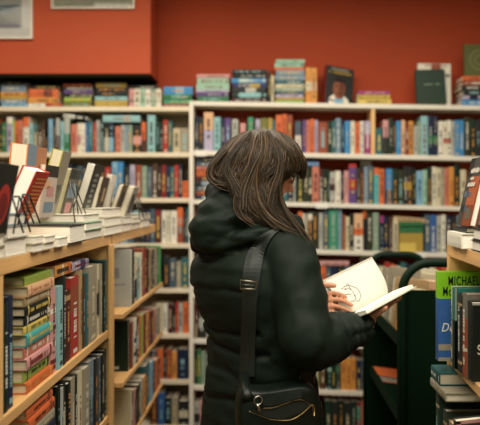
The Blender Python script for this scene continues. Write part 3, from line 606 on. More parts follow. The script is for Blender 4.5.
# on top of the right unit
spec(T(.535, 1.80, TOPZ + .0006) @ RZ(-PI/2 + RYAW) @ RY(-PI/2), .042, .17, .15, 'white', 'thick white book lying on the right pine top under the leaning one', 800, 'books on top of the unit beside the cart', near=True, marks=False, page='efe9dc', keep=True)
spec(T(.553, 1.815, TOPZ + .0432) @ RZ(-PI/2 + RYAW) @ RY(-PI/2), .014, .15, .13, 'charcoal', 'thin dark book lying on the thick white book', 300, 'books on top of the unit beside the cart', near=True, marks=False, keep=True)
z = TOPZ + .0006
for k, (t, c) in enumerate([(.028, 'black'), (.03, 'black')]):
    spec(T(.70 + .004*k, 1.755, z) @ RZ(PI/2 + RYAW) @ RY(-PI/2), t, .155, .15, c, ['black-covered book lying at the bottom of the pair at the frame edge', 'black-covered book lying on top of the pair at the frame edge'][k], 500, 'books on top of the unit beside the cart', near=True, marks=False, page='e6e0d2', keep=True); z += t + .0006
def lean_right(x, d, w, h, t, th, c, label, faces, zb):
    return spec(T(x + t * math.cos(th), d, zb) @ RY(th) @ RZ(PI) @ T(0, -w, 0), t, h, w, c, label, 1500, 'display books on the unit beside the cart', near=True, faces=faces, marks=False, page='e8e2d2', keep=True)
zt = TOPZ + .0585
lr = lean_right(.553, 1.79, .115, .195, .02, .23, '7a3c1e', 'orange and grey book with white script leaning on the right pine top', [(1, 0, 1, .72, 1, '4a4c48'), (1, 0, .35, 0, 1, '4a4a42'), (1, .35, 1, .3, .72, 'b85a26'), (1, .1, .6, .42, .5, 'steel'), (1, .5, .9, .1, .25, '6c6250'), (1, .1, .5, .2, .3, 'slate')], zt)
picture('cover_script', lr, 1, [(rect(.2 + .1*k, .27 + .1*k, .78 - .012*(k % 2), .83 + .01*(k % 3)), 'white') for k in range(7)] + [(rect(.35 + .1*k, .42 + .1*k, .67, .71), 'white') for k in range(3)] + [(rect(.25 + .1*k, .32 + .1*k, .57, .62 + .01*(k % 2)), 'white') for k in range(6)])
lean_right(.585, 1.745, .12, .175, .024, .33, 'ddd6c4', 'white-edged book leaning behind the orange and grey one', [], zt)
lean_right(.62, 1.70, .12, .165, .02, .40, 'c8c0ac', 'second pale book leaning in the fan behind the orange one', [], zt)

# ------------------------------------------------------------------ make the books
def make_books():
    seen = {}
    for b in BOOKS: seen.setdefault(b['label'], []).append(b)
    for lb, L in seen.items():
        if len(L) > 1:
            for b in L:
                if b['row']: b['label'] = f"{word(b['c'])} book, {ordinal(b['idx'])} along from the left, {b['row']}"
    again = {}
    for b in BOOKS:
        if b['label'] in again: b['label'] = b['label'].replace(' book', ' volume', 1)
        again[b['label']] = 1
    ranked = sorted(BOOKS, key=lambda b: -(b['area'] + (1e6 if b['keep'] else 0)))
    own = set(id(b) for b in ranked[:298] if b['area'] > 0)
    rest = MB()
    for b in BOOKS:
        e = None
        cm = cover_mb(b['t'], b['h'], b['d'], b['c'] if b['c'] in PAL else lin(b['c']), b['bands'], b['marks'], faces=b['faces'], mark_c=b['mark_c'])
        pm = pages_mb(b['t'], b['h'], b['d'], b['page'])
        if id(b) not in own:
            merge(rest, cm, b['M']); merge(rest, pm, b['M']); continue
        if b['near']:
            o = build(cm, b['name'], M_BOOK, None, b['M'])
            p = build(pm, 'page_block', M_PAGE, o)
            if b['page'] != 'ddd3ba':
                p.data.materials.clear(); p.data.materials.append(PAGEM.setdefault(b['page'], mat('pages_' + b['page'], b['page'], .9, spec=.1, noise_amt=.1, scale=8, stretch=(60, 1, 1))))
        else:
            merge(cm, pm); o = build(cm, b['name'], M_BOOK, None, b['M'])
        tag(o, b['label'], 'book', b['group'], 'thing')
        b['obj'] = o
        for fn in b.get('extra', []): fn(o)
    tag(build(rest, 'small_books', M_BOOK), 'the smallest and half hidden books in the gaps of the shelves', 'books', None, 'stuff')
PAGEM = {}
make_books()

def text_on(body, size, world, parent, m, name='lettering', sx=1.0, bold=0.0, shear=0.0):
    cu = bpy.data.curves.new(name, 'FONT'); cu.body = body; cu.size = size; cu.extrude = .0004; cu.offset = bold; cu.shear = shear; cu.space_character = 1.12
    tmp = bpy.data.objects.new(name, cu); C.objects.link(tmp); bpy.context.view_layer.update()
    me = bpy.data.meshes.new_from_object(tmp.evaluated_get(bpy.context.evaluated_depsgraph_get()))
    bpy.data.objects.remove(tmp)
    o = link(name, me, m, parent)
    bpy.context.view_layer.update()
    o.matrix_local = parent.matrix_world.inverted() @ world @ Matrix.Diagonal((sx, 1, 1, 1))
    return o
yM = 1.945 - .0012
text_on('MICHAEL', .037, T(X(448, yM), yM, Z(285, yM)) @ RX(PI/2), bm['obj'], M_TXTB, sx=.56, bold=.0003)
text_on('Mo', .037, T(X(442.6, yM), yM, Z(295.4, yM)) @ RX(PI/2), bm['obj'], M_TXTB, sx=.56, bold=.0003)
text_on('De', .036, T(X(441, yM), yM, Z(331.5, yM)) @ RX(PI/2), bm['obj'], M_TXTW, sx=.8, shear=.3)
yS = 1.722 - .0012
text_on('S', .036, T(X(477.2, yS), yS, Z(354.5, yS)) @ RX(PI/2), bs['obj'], M_TXTW, sx=.8)
# writing on the dark green cover and the pile's spines stays unreadable in the photo and is built as blocks of colour

# ------------------------------------------------------------------ room
def struct(name, m, a, b, label=None):
    mb = MB(); mb.box(a, b); o = build(mb, name, m); o['kind'] = 'structure'
    if label: o['label'] = label
    return o
YW = 4.32
struct('wall_back', M_RED, (-4, YW, 0), (4, YW + .1, 3.0), 'red painted back wall')
struct('floor', M_FLOOR, (-4, -2, -.1), (4, YW + .1, 0), 'dark carpet floor')
struct('ceiling', M_CEIL, (-4, -2, 3.0), (4, YW + .1, 3.1), 'pale ceiling')
sx1, sz0, sy0 = X(150.5, 4.02), Z(73.5, 4.02), 4.02
struct('wall_soffit', M_SOFFIT, (-4, sy0, sz0), (sx1, YW, 3.0), 'orange red boxed-out wall section above the bookcase')
struct('shade_panel_1', M_SHADE, (-4, sy0 + .012, sz0 - .012), (sx1 - .012, YW - .0005, sz0 - .0005), 'dark panel painting in the shade under the soffit')  # thin dark panel added to paint in the shade beneath the soffit
struct('shade_panel_2', M_SHADE, (-4, YW - .014, 1.9), (sx1 - .012, YW - .001, sz0 - .0125), 'dark panel painting in the shade on the wall below the soffit')  # dark sheet on the wall, colouring in the shade behind the top piles
struct('wall_left', M_RED, (-4.1, -2, 0), (-4, YW + .1, 3.0), 'red side wall beyond the pine islands')
struct('wall_right', M_RED, (4, -2, 0), (4.1, YW + .1, 3.0), 'red side wall beyond the cart')

def frame(name, x0, x1, z0, z1, wf, mf, label, shapes, matw, inner='white'):
    fx = empty(name, ((x0 + x1) / 2, sy0, z0), label, 'picture frame', 'framed pictures on the soffit')
    ox, oz = (x0 + x1) / 2, z0
    y1, y0 = -.001, -.026
    L = [((x0-ox, y0, 0), (x1-ox, y1, wf)), ((x0-ox, y0, z1-oz-wf), (x1-ox, y1, z1-oz)), ((x0-ox, y0, wf), (x0-ox+wf, y1, z1-oz-wf)), ((x1-ox-wf, y0, wf), (x1-ox, y1, z1-oz-wf))]
    boxes('frame', mf, fx, L, .002)
    boxes('mat_board', M_PAPER, fx, [((x0-ox+wf, -.012, wf), (x1-ox-wf, y1, z1-oz-wf))], 0)
    mb = MB(); W, H = x1 - x0 - 2*wf, z1 - z0 - 2*wf
    for i, (pts, c) in enumerate(shapes):
        mb.face([(x0-ox+wf+matw + u*(W-2*matw), -.0125 - i*.0003, wf+matw + v*(H-2*matw)) for u, v in pts], col(c))
    build(mb, 'picture_print', M_ART, fx)
    mg = MB(); mg.box((x0-ox+wf, -.0205, wf), (x1-ox-wf, -.0185, z1-oz-wf)); build(mg, 'glass', M_GLASS, fx)
    return fx
frame('framed_picture', X(-46, sy0), X(33.4, sy0), Z(39.6, sy0), Z(-52, sy0), .012, M_WHITEP, 'white framed print of a grey-green landscape with a wide white mat',
      [(rect(0, 1, 0, 1), 'c0bfb6'), ([(0, 0), (1, 0), (1, .06), (0, .06)], 'a8a4b0'), ([(0, .3), (.4, .22), (.75, .2), (1, .3), (1, .34), (.7, .33), (.4, .28), (0, .4)], 'b4bcc0'),
       ([(.35, .28), (.6, .24), (.8, .27), (.98, .32), (.9, .335), (.7, .33), (.55, .33)], '4e7480'), ([(.0, .5), (1, .46), (1, .62), (0, .68)], 'd8d6cc'), ([(0, .6), (1, .52), (1, 1), (0, 1)], '4c6a50'), (rect(.35, .55, .09, .13), '8a8a94')], .055)
frame('framed_picture', X(52.3, sy0), X(135, sy0), Z(9.6, sy0), Z(-60, sy0), .010, M_WHITEP, 'wide pale framed picture cut by the upper frame edge',
      [(rect(0, 1, 0, 1), 'b4b49c'), ([(.5, .0), (1, .0), (1, .05), (.52, .06)], 'f0ece0'), ([(0, .0), (.5, .0), (.5, .05), (0, .04)], 'a8aa94')], .004)  # palest quad along the foot paints in a bright reflection

# ------------------------------------------------------------------ bookcases at the back
def bookcase(name, label, xl, xr, boards, y0, y1, m, back=None, uprights=(), group=None):
    """boards: list of (z_top_left, z_top_right, thickness)"""
    e = empty(name, ((xl + xr) / 2, (y0 + y1) / 2, 0), label, 'bookcase', group)
    cx, cy = e.location.x, e.location.y
    for zl, zr, th in boards:
        mb = MB(); n = len(mb.v)
        pts = [(xl-cx, y0-cy, zl-th), (xr-cx, y0-cy, zr-th), (xr-cx, y1-cy, zr-th), (xl-cx, y1-cy, zl-th), (xl-cx, y0-cy, zl), (xr-cx, y0-cy, zr), (xr-cx, y1-cy, zr), (xl-cx, y1-cy, zl)]
        mb.v += pts
        for f in ((0,3,2,1),(4,5,6,7),(0,1,5,4),(1,2,6,5),(2,3,7,6),(3,0,4,7)): mb.f.append(f); mb.c.append((.5,.5,.5))
        bevel(build(mb, 'shelf', m, e), .0015)
    for x0, x1, ztop in uprights:
        mb = MB(); mb.box((x0-cx, y0-cy - .001, 0), (x1-cx, y1-cy, ztop)); bevel(build(mb, 'side_panel', m, e), .0015)
    if back:
        mb = MB(); mb.box((xl-cx, y1-cy, .02), (xr-cx, y1-cy+.012, boards[0][0] - .001)); build(mb, 'back_panel', back, e)
    return e
th = 4.5 * DB / FPX
xs0, xs1 = X(189.2, DB), X(193.4, DB)
cl = bookcase('bookcase', 'cream painted bookcase full of books under the orange red soffit', X(-60, DB), xs0 - .0005, [(Z(a, DB), Z(a, DB), (b - a) * DB / FPX) for a, b in BL], DB, 4.29, M_CREAM, M_BACKP, [(X(-64, DB), X(-60, DB) - .0005, Z(106.5, DB))])
bR = []
for (a0, b0), (a1, b1) in zip(BR0, BR1):
    e_ = lambda x: a0 + (a1 - a0) * (x - XR0) / (480 - XR0)
    bR.append((Z(e_(193.4), DB), Z(e_(496), DB), th))
cr = bookcase('bookcase', 'pale painted open-backed bookcase against the bare red wall behind the reader', xs1 + .0005, X(496, DB), bR, DB, 4.29, M_WHITEP, None, [(xs0, xs1, bR[0][0] - .0), (X(496, DB) + .0005, X(500, DB), Z(105.5, DB))])
cx, cy = cr.location.x, cr.location.y
mb = MB(); za = Z(155, DB); mb.box((X(371.3, DB) - cx, DB + .004 - cy, Z(br(1)(372), DB) + .0005), (X(375.2, DB) - cx, 4.28 - cy, Z(br(0)(374), DB) - th - .001)); bevel(build(mb, 'divider', M_WOODZ, cr), .001)
mb = MB(); mb.box((X(362, 4.2) - cx, 4.27 - cy, .05), (X(373, 4.2) - cx, 4.289 - cy, Z(br(1)(367), DB) - th - .004)); build(mb, 'rear_post', M_WHITEP, cr)
for px, i, w in [(201, 1, 11), (322, 2, 12), (421, 3, 9)]:
    mb = MB(); zc = Z(br(i)(px), DB) - th/2; mb.box((X(px - w/2, DB) - cx, DB - .003 - cy, zc - .02), (X(px + w/2, DB) - cx, DB - .0012 - cy, zc + .017)); build(mb, 'shelf_label', M_PAPER, cr)['label'] = 'small white shelf label'

# ------------------------------------------------------------------ island units
def island(name, label, y0, y1, xf, zs, ends, parts_extra=()):
    e = empty(name, (xf - .3, (y0 + y1) / 2, 0), label, 'bookcase', 'pine island shelf units')
    ox, oy = xf - .3, (y0 + y1) / 2
    def bx(nm, m, a, b): 
        mb = MB(); mb.box((a[0]-ox, a[1]-oy, a[2]), (b[0]-ox, b[1]-oy, b[2])); return bevel(build(mb, nm, m, e), .0015)
    for i, (zt, t, x) in enumerate(zs):
        bx('top_board' if i == 0 else 'shelf', M_WOODY, (x - .6, y0 + (.0005 if i == 0 else .0305 if ends[0] else 0), zt - t), (x, y1 - (.0005 if i == 0 else .0305 if ends[1] else 0), zt))
    if ends[0]: bx('end_panel', M_WOODZ, (xf - .6, y0, 0), (xf, y0 + .03, zs[0][0] - zs[0][1] - .0005))
    if ends[1]: bx('end_panel', M_WOODZ, (xf - .6, y1 - .03, 0), (xf, y1, zs[0][0] - zs[0][1] - .0005))
    bx('centre_panel', M_WOODZ, (xf - .31, y0 + .031, 0), (xf - .29, y1 - .031, zs[0][0] - zs[0][1] - .001))
    return e, bx
u1, bx1 = island('island_bookcase', 'pine island bookcase nearest the camera, stacked with displays', .95, 2.575, XF, [(TOPZ, TOPZ - TOPB, XF), (SH1T, SH1T - SH1B, XF), (SH2T, .026, XF), (.40, .026, XF), (.08, .026, XF)], (True, True))
bx1('divider', M_WOODZ, (XF - .26, 1.494, SH1T + .0005), (XF - .001, 1.517, TOPB - .0005))
bx1('face_trim', M_WOODZ, (XF + .0005, 2.525, 0), (XF + .012, 2.574, TOPB - .0005))
u2, bx2 = island('island_bookcase', 'pine island bookcase standing beyond the near one towards the back wall', 2.60, 3.62, XF + .04, [(TOPZ, .04, XF), (G1, .019, XG + .005), (G2, .019, XG + .005), (G3, .019, XG + .005), (.25, .026, XG + .005)], (False, False))
# right unit
ur = empty('bookcase', (.565, 2.05, 0), 'pine bookcase with an open upper compartment beside the black cart', 'bookcase', None, RYAW)
def bxr(nm, m, a, b):
    mb = MB(); mb.box(a, b); return bevel(build(mb, nm, m, ur), .0015)
bxr('top_board', M_WOODY, (0, -1.1, TOPB), (.5, 0, TOPZ))
for zt, t in [(RS1T, RS1T - RS1B), (RS2T, .026), (.4, .026), (.08, .026)]: bxr('shelf', M_WOODY, (0, -1.1, zt - t), (.28, -.0305, zt))
bxr('end_panel', M_WOODZ, (0, -.03, 0), (.5, 0, TOPB - .0005)); bxr('end_panel', M_WOODZ, (0, -1.131, 0), (.5, -1.101, TOPB - .0005))
bxr('back_panel', M_WOODZ, (.281, -1.1, 0), (.3, -.031, TOPB - .001))

# ------------------------------------------------------------------ wire stands
def easel(x, y, z, h, w, m, label, lean=.3, r=.0022, foot=.07):
    e = empty('book_stand', (x, y, z), label, 'book stand', 'wire display stands')
    top = h; dx = math.tan(lean) * h
    for s in (0, 1):
        yy = s * w
        mb = MB(); mb.tube([(foot, yy - .02, r), (dx + .006, yy + .025, top), (foot + .01, yy + .06, r)], r, 8); build(mb, 'wire_leg', m, e, smooth=True)
    mb = MB(); mb.tube([(dx + .006, .025, top), (dx + .006, w + .025, top)], r, 8); build(mb, 'cross_wire', m, e, smooth=True)
    return e
easel(X(16, 1.66), 1.60, zA - .03, .075, .045, M_WIRE, 'black wire stand holding the red-backed book', foot=.035)
easel(X(2, 1.5), 1.45, zA0 + .001, .085, .045, M_WIRE, 'black wire stand holding the book with the red disc', foot=.035)
easel(X(62, 2.3), 2.2, Z(222, 2.3), .14, .05, M_WIREG, 'grey wire stand behind the grey picture-covered book', foot=.08)
easel(X(126, 3.0), 2.95, Z(221, 3.0), .12, .07, M_WIREG, 'grey wire stand holding the last display book', foot=.08)

# ------------------------------------------------------------------ book cart
ct = empty('book_cart', (.67, 2.98, 0), 'black metal book cart with curved tube handles and end panels', 'cart')
def cb(nm, m, a, b, bev=.003):
    mb = MB(); mb.box((a[0] - .67, a[1] - 2.98, a[2]), (b[0] - .67, b[1] - 2.98, b[2])); return bevel(build(mb, nm, m, ct), bev)
def arch(y, x0, x1, ztop, rr):
    pts = [(x0, y, .14)]; pts.append((x0, y, ztop - rr))
    for k in range(1, 9): a = PI - k * (PI/2) / 8; pts.append((x0 + rr + rr*math.cos(a), y, ztop - rr + rr*math.sin(a)))
    for k in range(0, 9): a = PI/2 - k * (PI/2) / 8; pts.append((x1 - rr + rr*math.cos(a), y, ztop - rr + rr*math.sin(a)))
    pts.append((x1, y, .14))
    mb = MB(); mb.tube([Vector(p) - Vector((.67, 2.98, 0)) for p in pts], .017, 12); build(mb, 'tube_frame', M_CART, ct, smooth=True)
YN, YFAR, CX0, CX1 = 2.60, 3.36, .525, .845
arch(YN, CX0 + .017, CX1 - .0, 1.302, .11); arch(YFAR, CX0 - .01, CX1 - .02, 1.272, .10)
cb('end_panel', M_CARTD, (CX0, YN + .018, .14), (CX1 + .01, YN + .03, 1.192)); cb('end_panel', M_CARTD, (CX0 - .01, YFAR - .03, .14), (CX1, YFAR - .018, 1.06))
for zc, nm in [(.955, 'shelf'), (.655, 'shelf'), (.22, 'shelf')]:
    mb = MB(); M = T(0, 0, zc) @ RY(.12)
    mb.box((CX0 - .67, YN + .031 - 2.98, 0), (CX1 - .67, YFAR - .031 - 2.98, .012), M=M); mb.box((CX0 - .67, YN + .031 - 2.98, .012), (CX0 - .66, YFAR - .031 - 2.98, .045), M=M)
    build(mb, nm, M_CARTD, ct)
for x in (CX0 + .03, CX1 - .05):
    for y in (YN + .02, YFAR - .02):
        mb = MB(); mb.tube([(x - .67 - .014, y - 2.98, .055), (x - .67 + .014, y - 2.98, .055)], .054, 18); w_ = build(mb, 'caster', M_CART, ct)
        mb = MB(); mb.box((x - .67 - .02, y - 2.98 - .015, .1), (x - .67 + .02, y - 2.98 + .015, .145)); build(mb, 'caster_fork', M_STEEL, w_)
def cart_book(M, t, h, d, c, label, page='e2dac6'):
    o = build(cover_mb(t, h, d, col(c)), 'book', M_BOOK, None, M); build(pages_mb(t, h, d, page), 'page_block', M_PAGE, o)
    return tag(o, label, 'book', 'books on the black cart', 'thing')
S1 = lambda x, zc: zc - math.tan(.12) * (x - .67) + .0135
xq = CX0 + .03
for k, (y, t, h, c, lb) in enumerate([(3.265, .05, .235, 'stone', 'pale grey book upright at the far end of the black cart'), (3.20, .045, .20, 'cream', 'cream book upright on the cart beside the pale grey one'), (3.12, .05, .255, 'stone', 'wide stone coloured book upright in mid cart'),
        (3.03, .05, .21, 'ivory', 'ivory book upright in mid cart'), (2.95, .045, .225, 'tan', 'tan book upright on the cart before the ivory one'), (2.87, .05, .19, 'amber', 'amber book upright on the cart near its closer handle'), (2.79, .05, .20, 'cream', 'cream book upright on the cart nearest its closer handle')]):
    cart_book(T(xq + .01 * (k % 2), y, S1(xq, .955) + .003) @ RY(.12) @ RZ(-PI/2) @ T(0, 0, 0), t, h, .142, c, lb)
cart_book(T(.70, 3.29, 1.0) @ T(0, 0, S1(.78, .955) - 1.0 + .003) @ RY(.12) @ RZ(-PI/2), .05, .26, .13, 'ivory', 'tall ivory book upright at the rear of the black cart')
cart_book(T(.705, 3.2, S1(.70, .955) + .002) @ RY(.12) @ RZ(-PI/2), .06, .24, .13, 'cream', 'cream book standing at the rear side of the cart')
cart_book(T(.705, 3.05, S1(.70, .955) + .002) @ RY(.12) @ RZ(-PI/2), .06, .22, .13, 'peach', 'peach book standing at the rear side of the cart')
cart_book(T(CX0 + .012, 3.14, S1(CX0 + .012, .655) + .002) @ RY(.12) @ RZ(-PI/2) @ RY(-PI/2), .03, .17, .15, 'orange', 'orange book with white pages lying on the cart middle shelf')

# ------------------------------------------------------------------ the reader
def remesh(mb, name, voxel, smooth_it, m):
    me = mb.mesh(name); tmp = bpy.data.objects.new(name, me); C.objects.link(tmp)
    r = tmp.modifiers.new('r', 'REMESH'); r.mode = 'VOXEL'; r.voxel_size = voxel
    if smooth_it:
        s_ = tmp.modifiers.new('s', 'SMOOTH'); s_.factor = .5; s_.iterations = smooth_it
    bpy.context.view_layer.update()
    out = bpy.data.meshes.new_from_object(tmp.evaluated_get(bpy.context.evaluated_depsgraph_get()))
    bpy.data.objects.remove(tmp); out.materials.clear(); out.materials.append(m)
    out.polygons.foreach_set('use_smooth', [True] * len(out.polygons)); out.name = name
    return out
FA = math.radians(58)                                   # which way the body faces
F = Vector((math.sin(FA), math.cos(FA), 0)); RT = Vector((math.cos(FA), -math.sin(FA), 0)); UP = Vector((0, 0, 1))
C0 = Vector((-.015, 2.05, 0))
def bodyp(r, f, z): return C0 + RT * r + F * f + UP * z
def lerp(a, b, t): return a + (b - a) * t
def smooth_path(pts, n=6):
    """Catmull-Rom through (vector, radius) pairs"""
    P = [Vector(p) for p, _ in pts]; Q = [r for _, r in pts]; out = []; rad = []
    for i in range(len(P) - 1):
        p0, p1, p2, p3 = P[max(i-1, 0)], P[i], P[i+1], P[min(i+2, len(P)-1)]
        for k in range(n):
            t = k / n
            out.append(.5 * ((2*p1) + (p2-p0)*t + (2*p0-5*p1+4*p2-p3)*t*t + (3*p1-p0-3*p2+p3)*t**3)); rad.append(lerp(Q[i], Q[i+1], t))
    out.append(P[-1]); rad.append(Q[-1]); return out, rad

# the open book first: its corners as it is held
BP0, BP1, BA, BB, BC_, BD = [Vector(v) for v in ((.227, 2.001, 1.174), (.393, 2.126, 1.233), (.178, 2.006, 1.303), (.344, 2.131, 1.362), (.293, 1.89, 1.225), (.459, 2.014, 1.284))]
gdir = (BP1 - BP0).normalized(); ldir = (BA - BP0).normalized(); rdir = (BC_ - BP0).normalized()
nl = gdir.cross(ldir).normalized();  nl = nl if nl.dot(rdir) > 0 else -nl       # from the left page towards the reader
nr = gdir.cross(rdir).normalized();  nr = nr if nr.dot(ldir) > 0 else -nr
BH = (BP1 - BP0).length; BW = (BA - BP0).length
def left_pt(u, v, off=0): # u gutter->outer, v near->far, on the visible page
    return BP0 + gdir * (BH * v) + ldir * (BW * u) + nl * (.004 + .020 * math.sin(PI * min(1, u ** .75)) + .003 * u + off)
def right_pt(u, v, off=0):
    return BP0 + gdir * (BH * v) + rdir * (BW * u) + nr * (.004 + .009 * math.sin(PI * min(1, u ** .5) * .9) + .004 * u + off)
ob = empty('open_book', BP0, 'open white-paged book with a small ink sketch, held up by the reader', 'book')
def page_block(fn, ddir, n_):
    mb = MB(); rows = []
    for v in (0.012, .988):
        row = [fn(k / 14 * .975, v) for k in range(15)]; base = [BP0 + gdir * (BH * v) + ddir * (BW * .975 * k / 14) + n_ * .0022 for k in range(15)]
        rows.append([p - BP0 for p in row + base[::-1]])
    n0 = len(mb.v); m_ = len(rows[0]); mb.v += [tuple(p) for r in rows for p in r]
    for k in range(m_):
        k2 = (k + 1) % m_; mb.f.append((k, k2, m_ + k2, m_ + k)); mb.c.append((.8, .8, .8))
    for k in range(14):
        a, b_ = k, k + 1; c_, d_ = m_ - 1 - k - 1, m_ - 1 - k
        mb.f.append((a, d_, c_, b_)); mb.c.append((.8,)*3); mb.f.append((m_ + a, m_ + b_, m_ + c_, m_ + d_)); mb.c.append((.8,)*3)
    return mb
o = build(page_block(left_pt, ldir, nl), 'left_page', M_PAPER, ob, smooth=False); o['label'] = 'left page curving up with a small ink sketch'
build(page_block(right_pt, rdir, nr), 'right_page', M_PAPER, ob)
mb = MB()
def slab(mb, p, a, b_, n_, t):
    q = [p, p + a, p + a + b_, p + b_]; q = q + [x + n_ * t for x in q]; n0 = len(mb.v); mb.v += [tuple(x - BP0) for x in q]
    for f in ((0,3,2,1),(4,5,6,7),(0,1,5,4),(1,2,6,5),(2,3,7,6),(3,0,4,7)): mb.f.append(tuple(n0+i for i in f)); mb.c.append(lin('c9c4b4'))
ext = gdir * .003
slab(mb, BP0 - ext + nl * -.0008, gdir * (BH + .006), ldir * (BW + .004), nl, .0026)
slab(mb, BP0 - ext + nr * -.0008, gdir * (BH + .006), rdir * (BW + .004), nr, .0026)
build(mb, 'cover', M_BOOK, ob)['label'] = 'pale grey cover boards'
def on_page(px, py, off=.0012):
    o_ = Vector((0, 0, EYE)); dr = (P3(px, py, 2) - o_).normalized()
    best = None
    for k in range(600):            # march along the sight line until it meets the curved left page
        t = 1.9 + k * .0006; p = o_ + dr * t; q = p - BP0
        u, n_ = q.dot(ldir) / BW, q.dot(nl)
        v = q.dot(gdir) / BH
        if -.05 <= u <= 1.05:
            if n_ < (left_pt(u, v) - BP0).dot(nl): best = p; break
    if best is None: best = o_ + dr * ((BP0 - o_).dot(nl) / dr.dot(nl))
    return best + nl * off
sk = MB()
for st in ([(343, 287), (345.5, 286), (349, 285.5), (353, 286.5), (357, 288.5), (359.5, 292), (360.5, 296), (359.5, 300)], [(349, 286), (350, 289), (352.5, 291.5), (354, 294.5), (355.5, 297)], [(344.5, 289.5), (346.5, 289), (349, 288)],
           [(355.5, 297), (354.5, 301), (350.5, 301)], [(359.5, 300), (358, 301.5), (356, 300)], [(345, 294.5), (348, 294), (351, 294.5)], [(341, 288.5), (343.5, 288)], [(346, 285), (347.5, 283.5), (348.5, 285.5)]):
    sk.tube([on_page(*p) - BP0 for p in st], .0006, 5)
for p in ((350, 289), (354.6, 295.6), (345, 289)): sk.ball(on_page(*p) - BP0, (.002, .0012, .002), seg=8, rng=5)
build(sk, 'ink_sketch', M_INK, ob)['label'] = 'loose ink sketch of an animal'

# joints
shR, elR, wrR = Vector((.062, 1.90, 1.40)), Vector((.122, 1.80, 1.160)), Vector((.292, 1.965, 1.172))
shL, elL, wrL = Vector((-.116, 2.20, 1.405)), Vector((0, 2.235, 1.11)), Vector((.165, 2.015, 1.19))
# --- head in its own frame
HD = math.radians(72); pitch = math.radians(20)
hf = Vector((math.sin(HD), math.cos(HD), 0)); hl = Vector((-math.cos(HD), math.sin(HD), 0))
hf2 = hf * math.cos(pitch) - UP * math.sin(pitch); hu = UP * math.cos(pitch) + hf * math.sin(pitch)
HC = Vector((-.001, 2.02, 1.648))
def hp(f, s, u): return HC + hf2 * f + hl * s + hu * u
def tab(t, x):
    for (a, va), (b_, vb) in zip(t, t[1:]):
        if a <= x <= b_: return lerp(va, vb, (x - a) / (b_ - a))
    return t[0][1] if x < t[0][0] else t[-1][1]
TF = [(-.118, .052), (-.108, .078), (-.094, .084), (-.078, .077), (-.069, .085), (-.061, .081), (-.053, .086), (-.043, .083), (-.02, .083), (0, .080), (.018, .088), (.05, .089), (.08, .077), (.104, .048), (.118, .008)]
TB = [(-.118, .0), (-.1, .03), (-.06, .075), (0, .097), (.04, .102), (.08, .084), (.104, .05), (.118, .008)]
TS = [(-.118, .02), (-.1, .042), (-.06, .06), (-.02, .069), (.03, .076), (.07, .068), (.1, .042), (.118, .006)]
def head_mb(mb):
    rs = []
    for i in range(49):
        u = -.118 + .236 * i / 48; r = []
        for k in range(48):
            a = 2*PI*k/48; ca, sa = math.cos(a), math.sin(a)
            f = (tab(TF, u) if ca > 0 else tab(TB, u)) * ca; s = tab(TS, u) * sa
            if ca > 0:
                if -.047 < u < .012: f += .036 * max(0, 1 - abs(u + .036) / (.046 if u > -.036 else .012)) ** .9 * math.exp(-(s/.011)**2)
                f -= .010 * math.exp(-((abs(s)-.032)/.015)**2 - ((u-.002)/.011)**2) * ca
                f += .004 * math.exp(-((abs(s)-.03)/.02)**2 - ((u-.02)/.008)**2)
                f += .005 * math.exp(-(s/.02)**2) * (math.exp(-((u+.066)/.0045)**2) + math.exp(-((u+.078)/.0045)**2)) - .004 * math.exp(-(s/.022)**2 - ((u+.072)/.003)**2)
                f += .006 * math.exp(-(s/.022)**2 - ((u+.102)/.012)**2)
                f += .004 * math.exp(-((abs(s)-.038)/.018)**2 - ((u+.03)/.018)**2)
            r.append(hp(f, s, u))
        rs.append(r)
    mb.rings(rs)
    for s in (-1, 1): mb.ball(hp(-.008, s * .075, -.012), (.016, .008, .03), M=Matrix((hf2, hl, hu)).transposed(), seg=12, rng=8)
def finger(mb, pts, r0, r1):
    p, r = smooth_path([(q, lerp(r0, r1, i / (len(pts)-1))) for i, q in enumerate(pts)], 4)
    mb.tube(p, r, 10); mb.ball(p[-1], (r1, r1, r1), seg=10, rng=6)
body = MB()
head_mb(body)
nk, nr_ = smooth_path([(bodyp(.0, -.01, 1.40), .075), (bodyp(.0, .0, 1.47), .058), (HC - hu * .07 - hf2 * .02, .052), (HC - hf2 * .015, .05)])
body.tube(nk, nr_, 20)
def torso_rings(L, n=36, e=2.4):
    rs = []
    for z, r0, f0, a, b_ in L:
        r = []
        for k in range(n):
            t = 2*PI*k/n; ct_, st_ = math.cos(t), math.sin(t)
            r.append(bodyp(r0 + a * math.copysign(abs(ct_)**(2/e), ct_), f0 + b_ * math.copysign(abs(st_)**(2/e), st_), z))
        rs.append(r)
    return rs
body.rings(torso_rings([(.80, 0, 0, .15, .10), (.92, 0, 0, .165, .105), (1.05, 0, 0, .135, .09), (1.2, 0, 0, .15, .10), (1.36, 0, -.01, .165, .095), (1.42, 0, -.01, .13, .07), (1.44, 0, -.01, .07, .055)]))
for s_, e_, w_ in ((shR, elR, wrR), (shL, elL, wrL)):
    p, r = smooth_path([(s_, .05), (lerp(s_, e_, .5), .044), (e_, .038), (lerp(e_, w_, .5), .034), (w_, .026)]); body.tube(p, r, 16)
for s in (-1, 1):
    p, r = smooth_path([(bodyp(.085*s, 0, .86), .085), (bodyp(.09*s, .01, .62), .07), (bodyp(.09*s, .01, .47), .052), (bodyp(.09*s, -.01, .25), .05), (bodyp(.09*s, -.02, .07), .036)]); body.tube(p, r, 16)
    body.tube([bodyp(.09*s, -.05, .06), bodyp(.1*s, .06, .05), bodyp(.105*s, .15, .04)], [.03, .034, .024], 12)
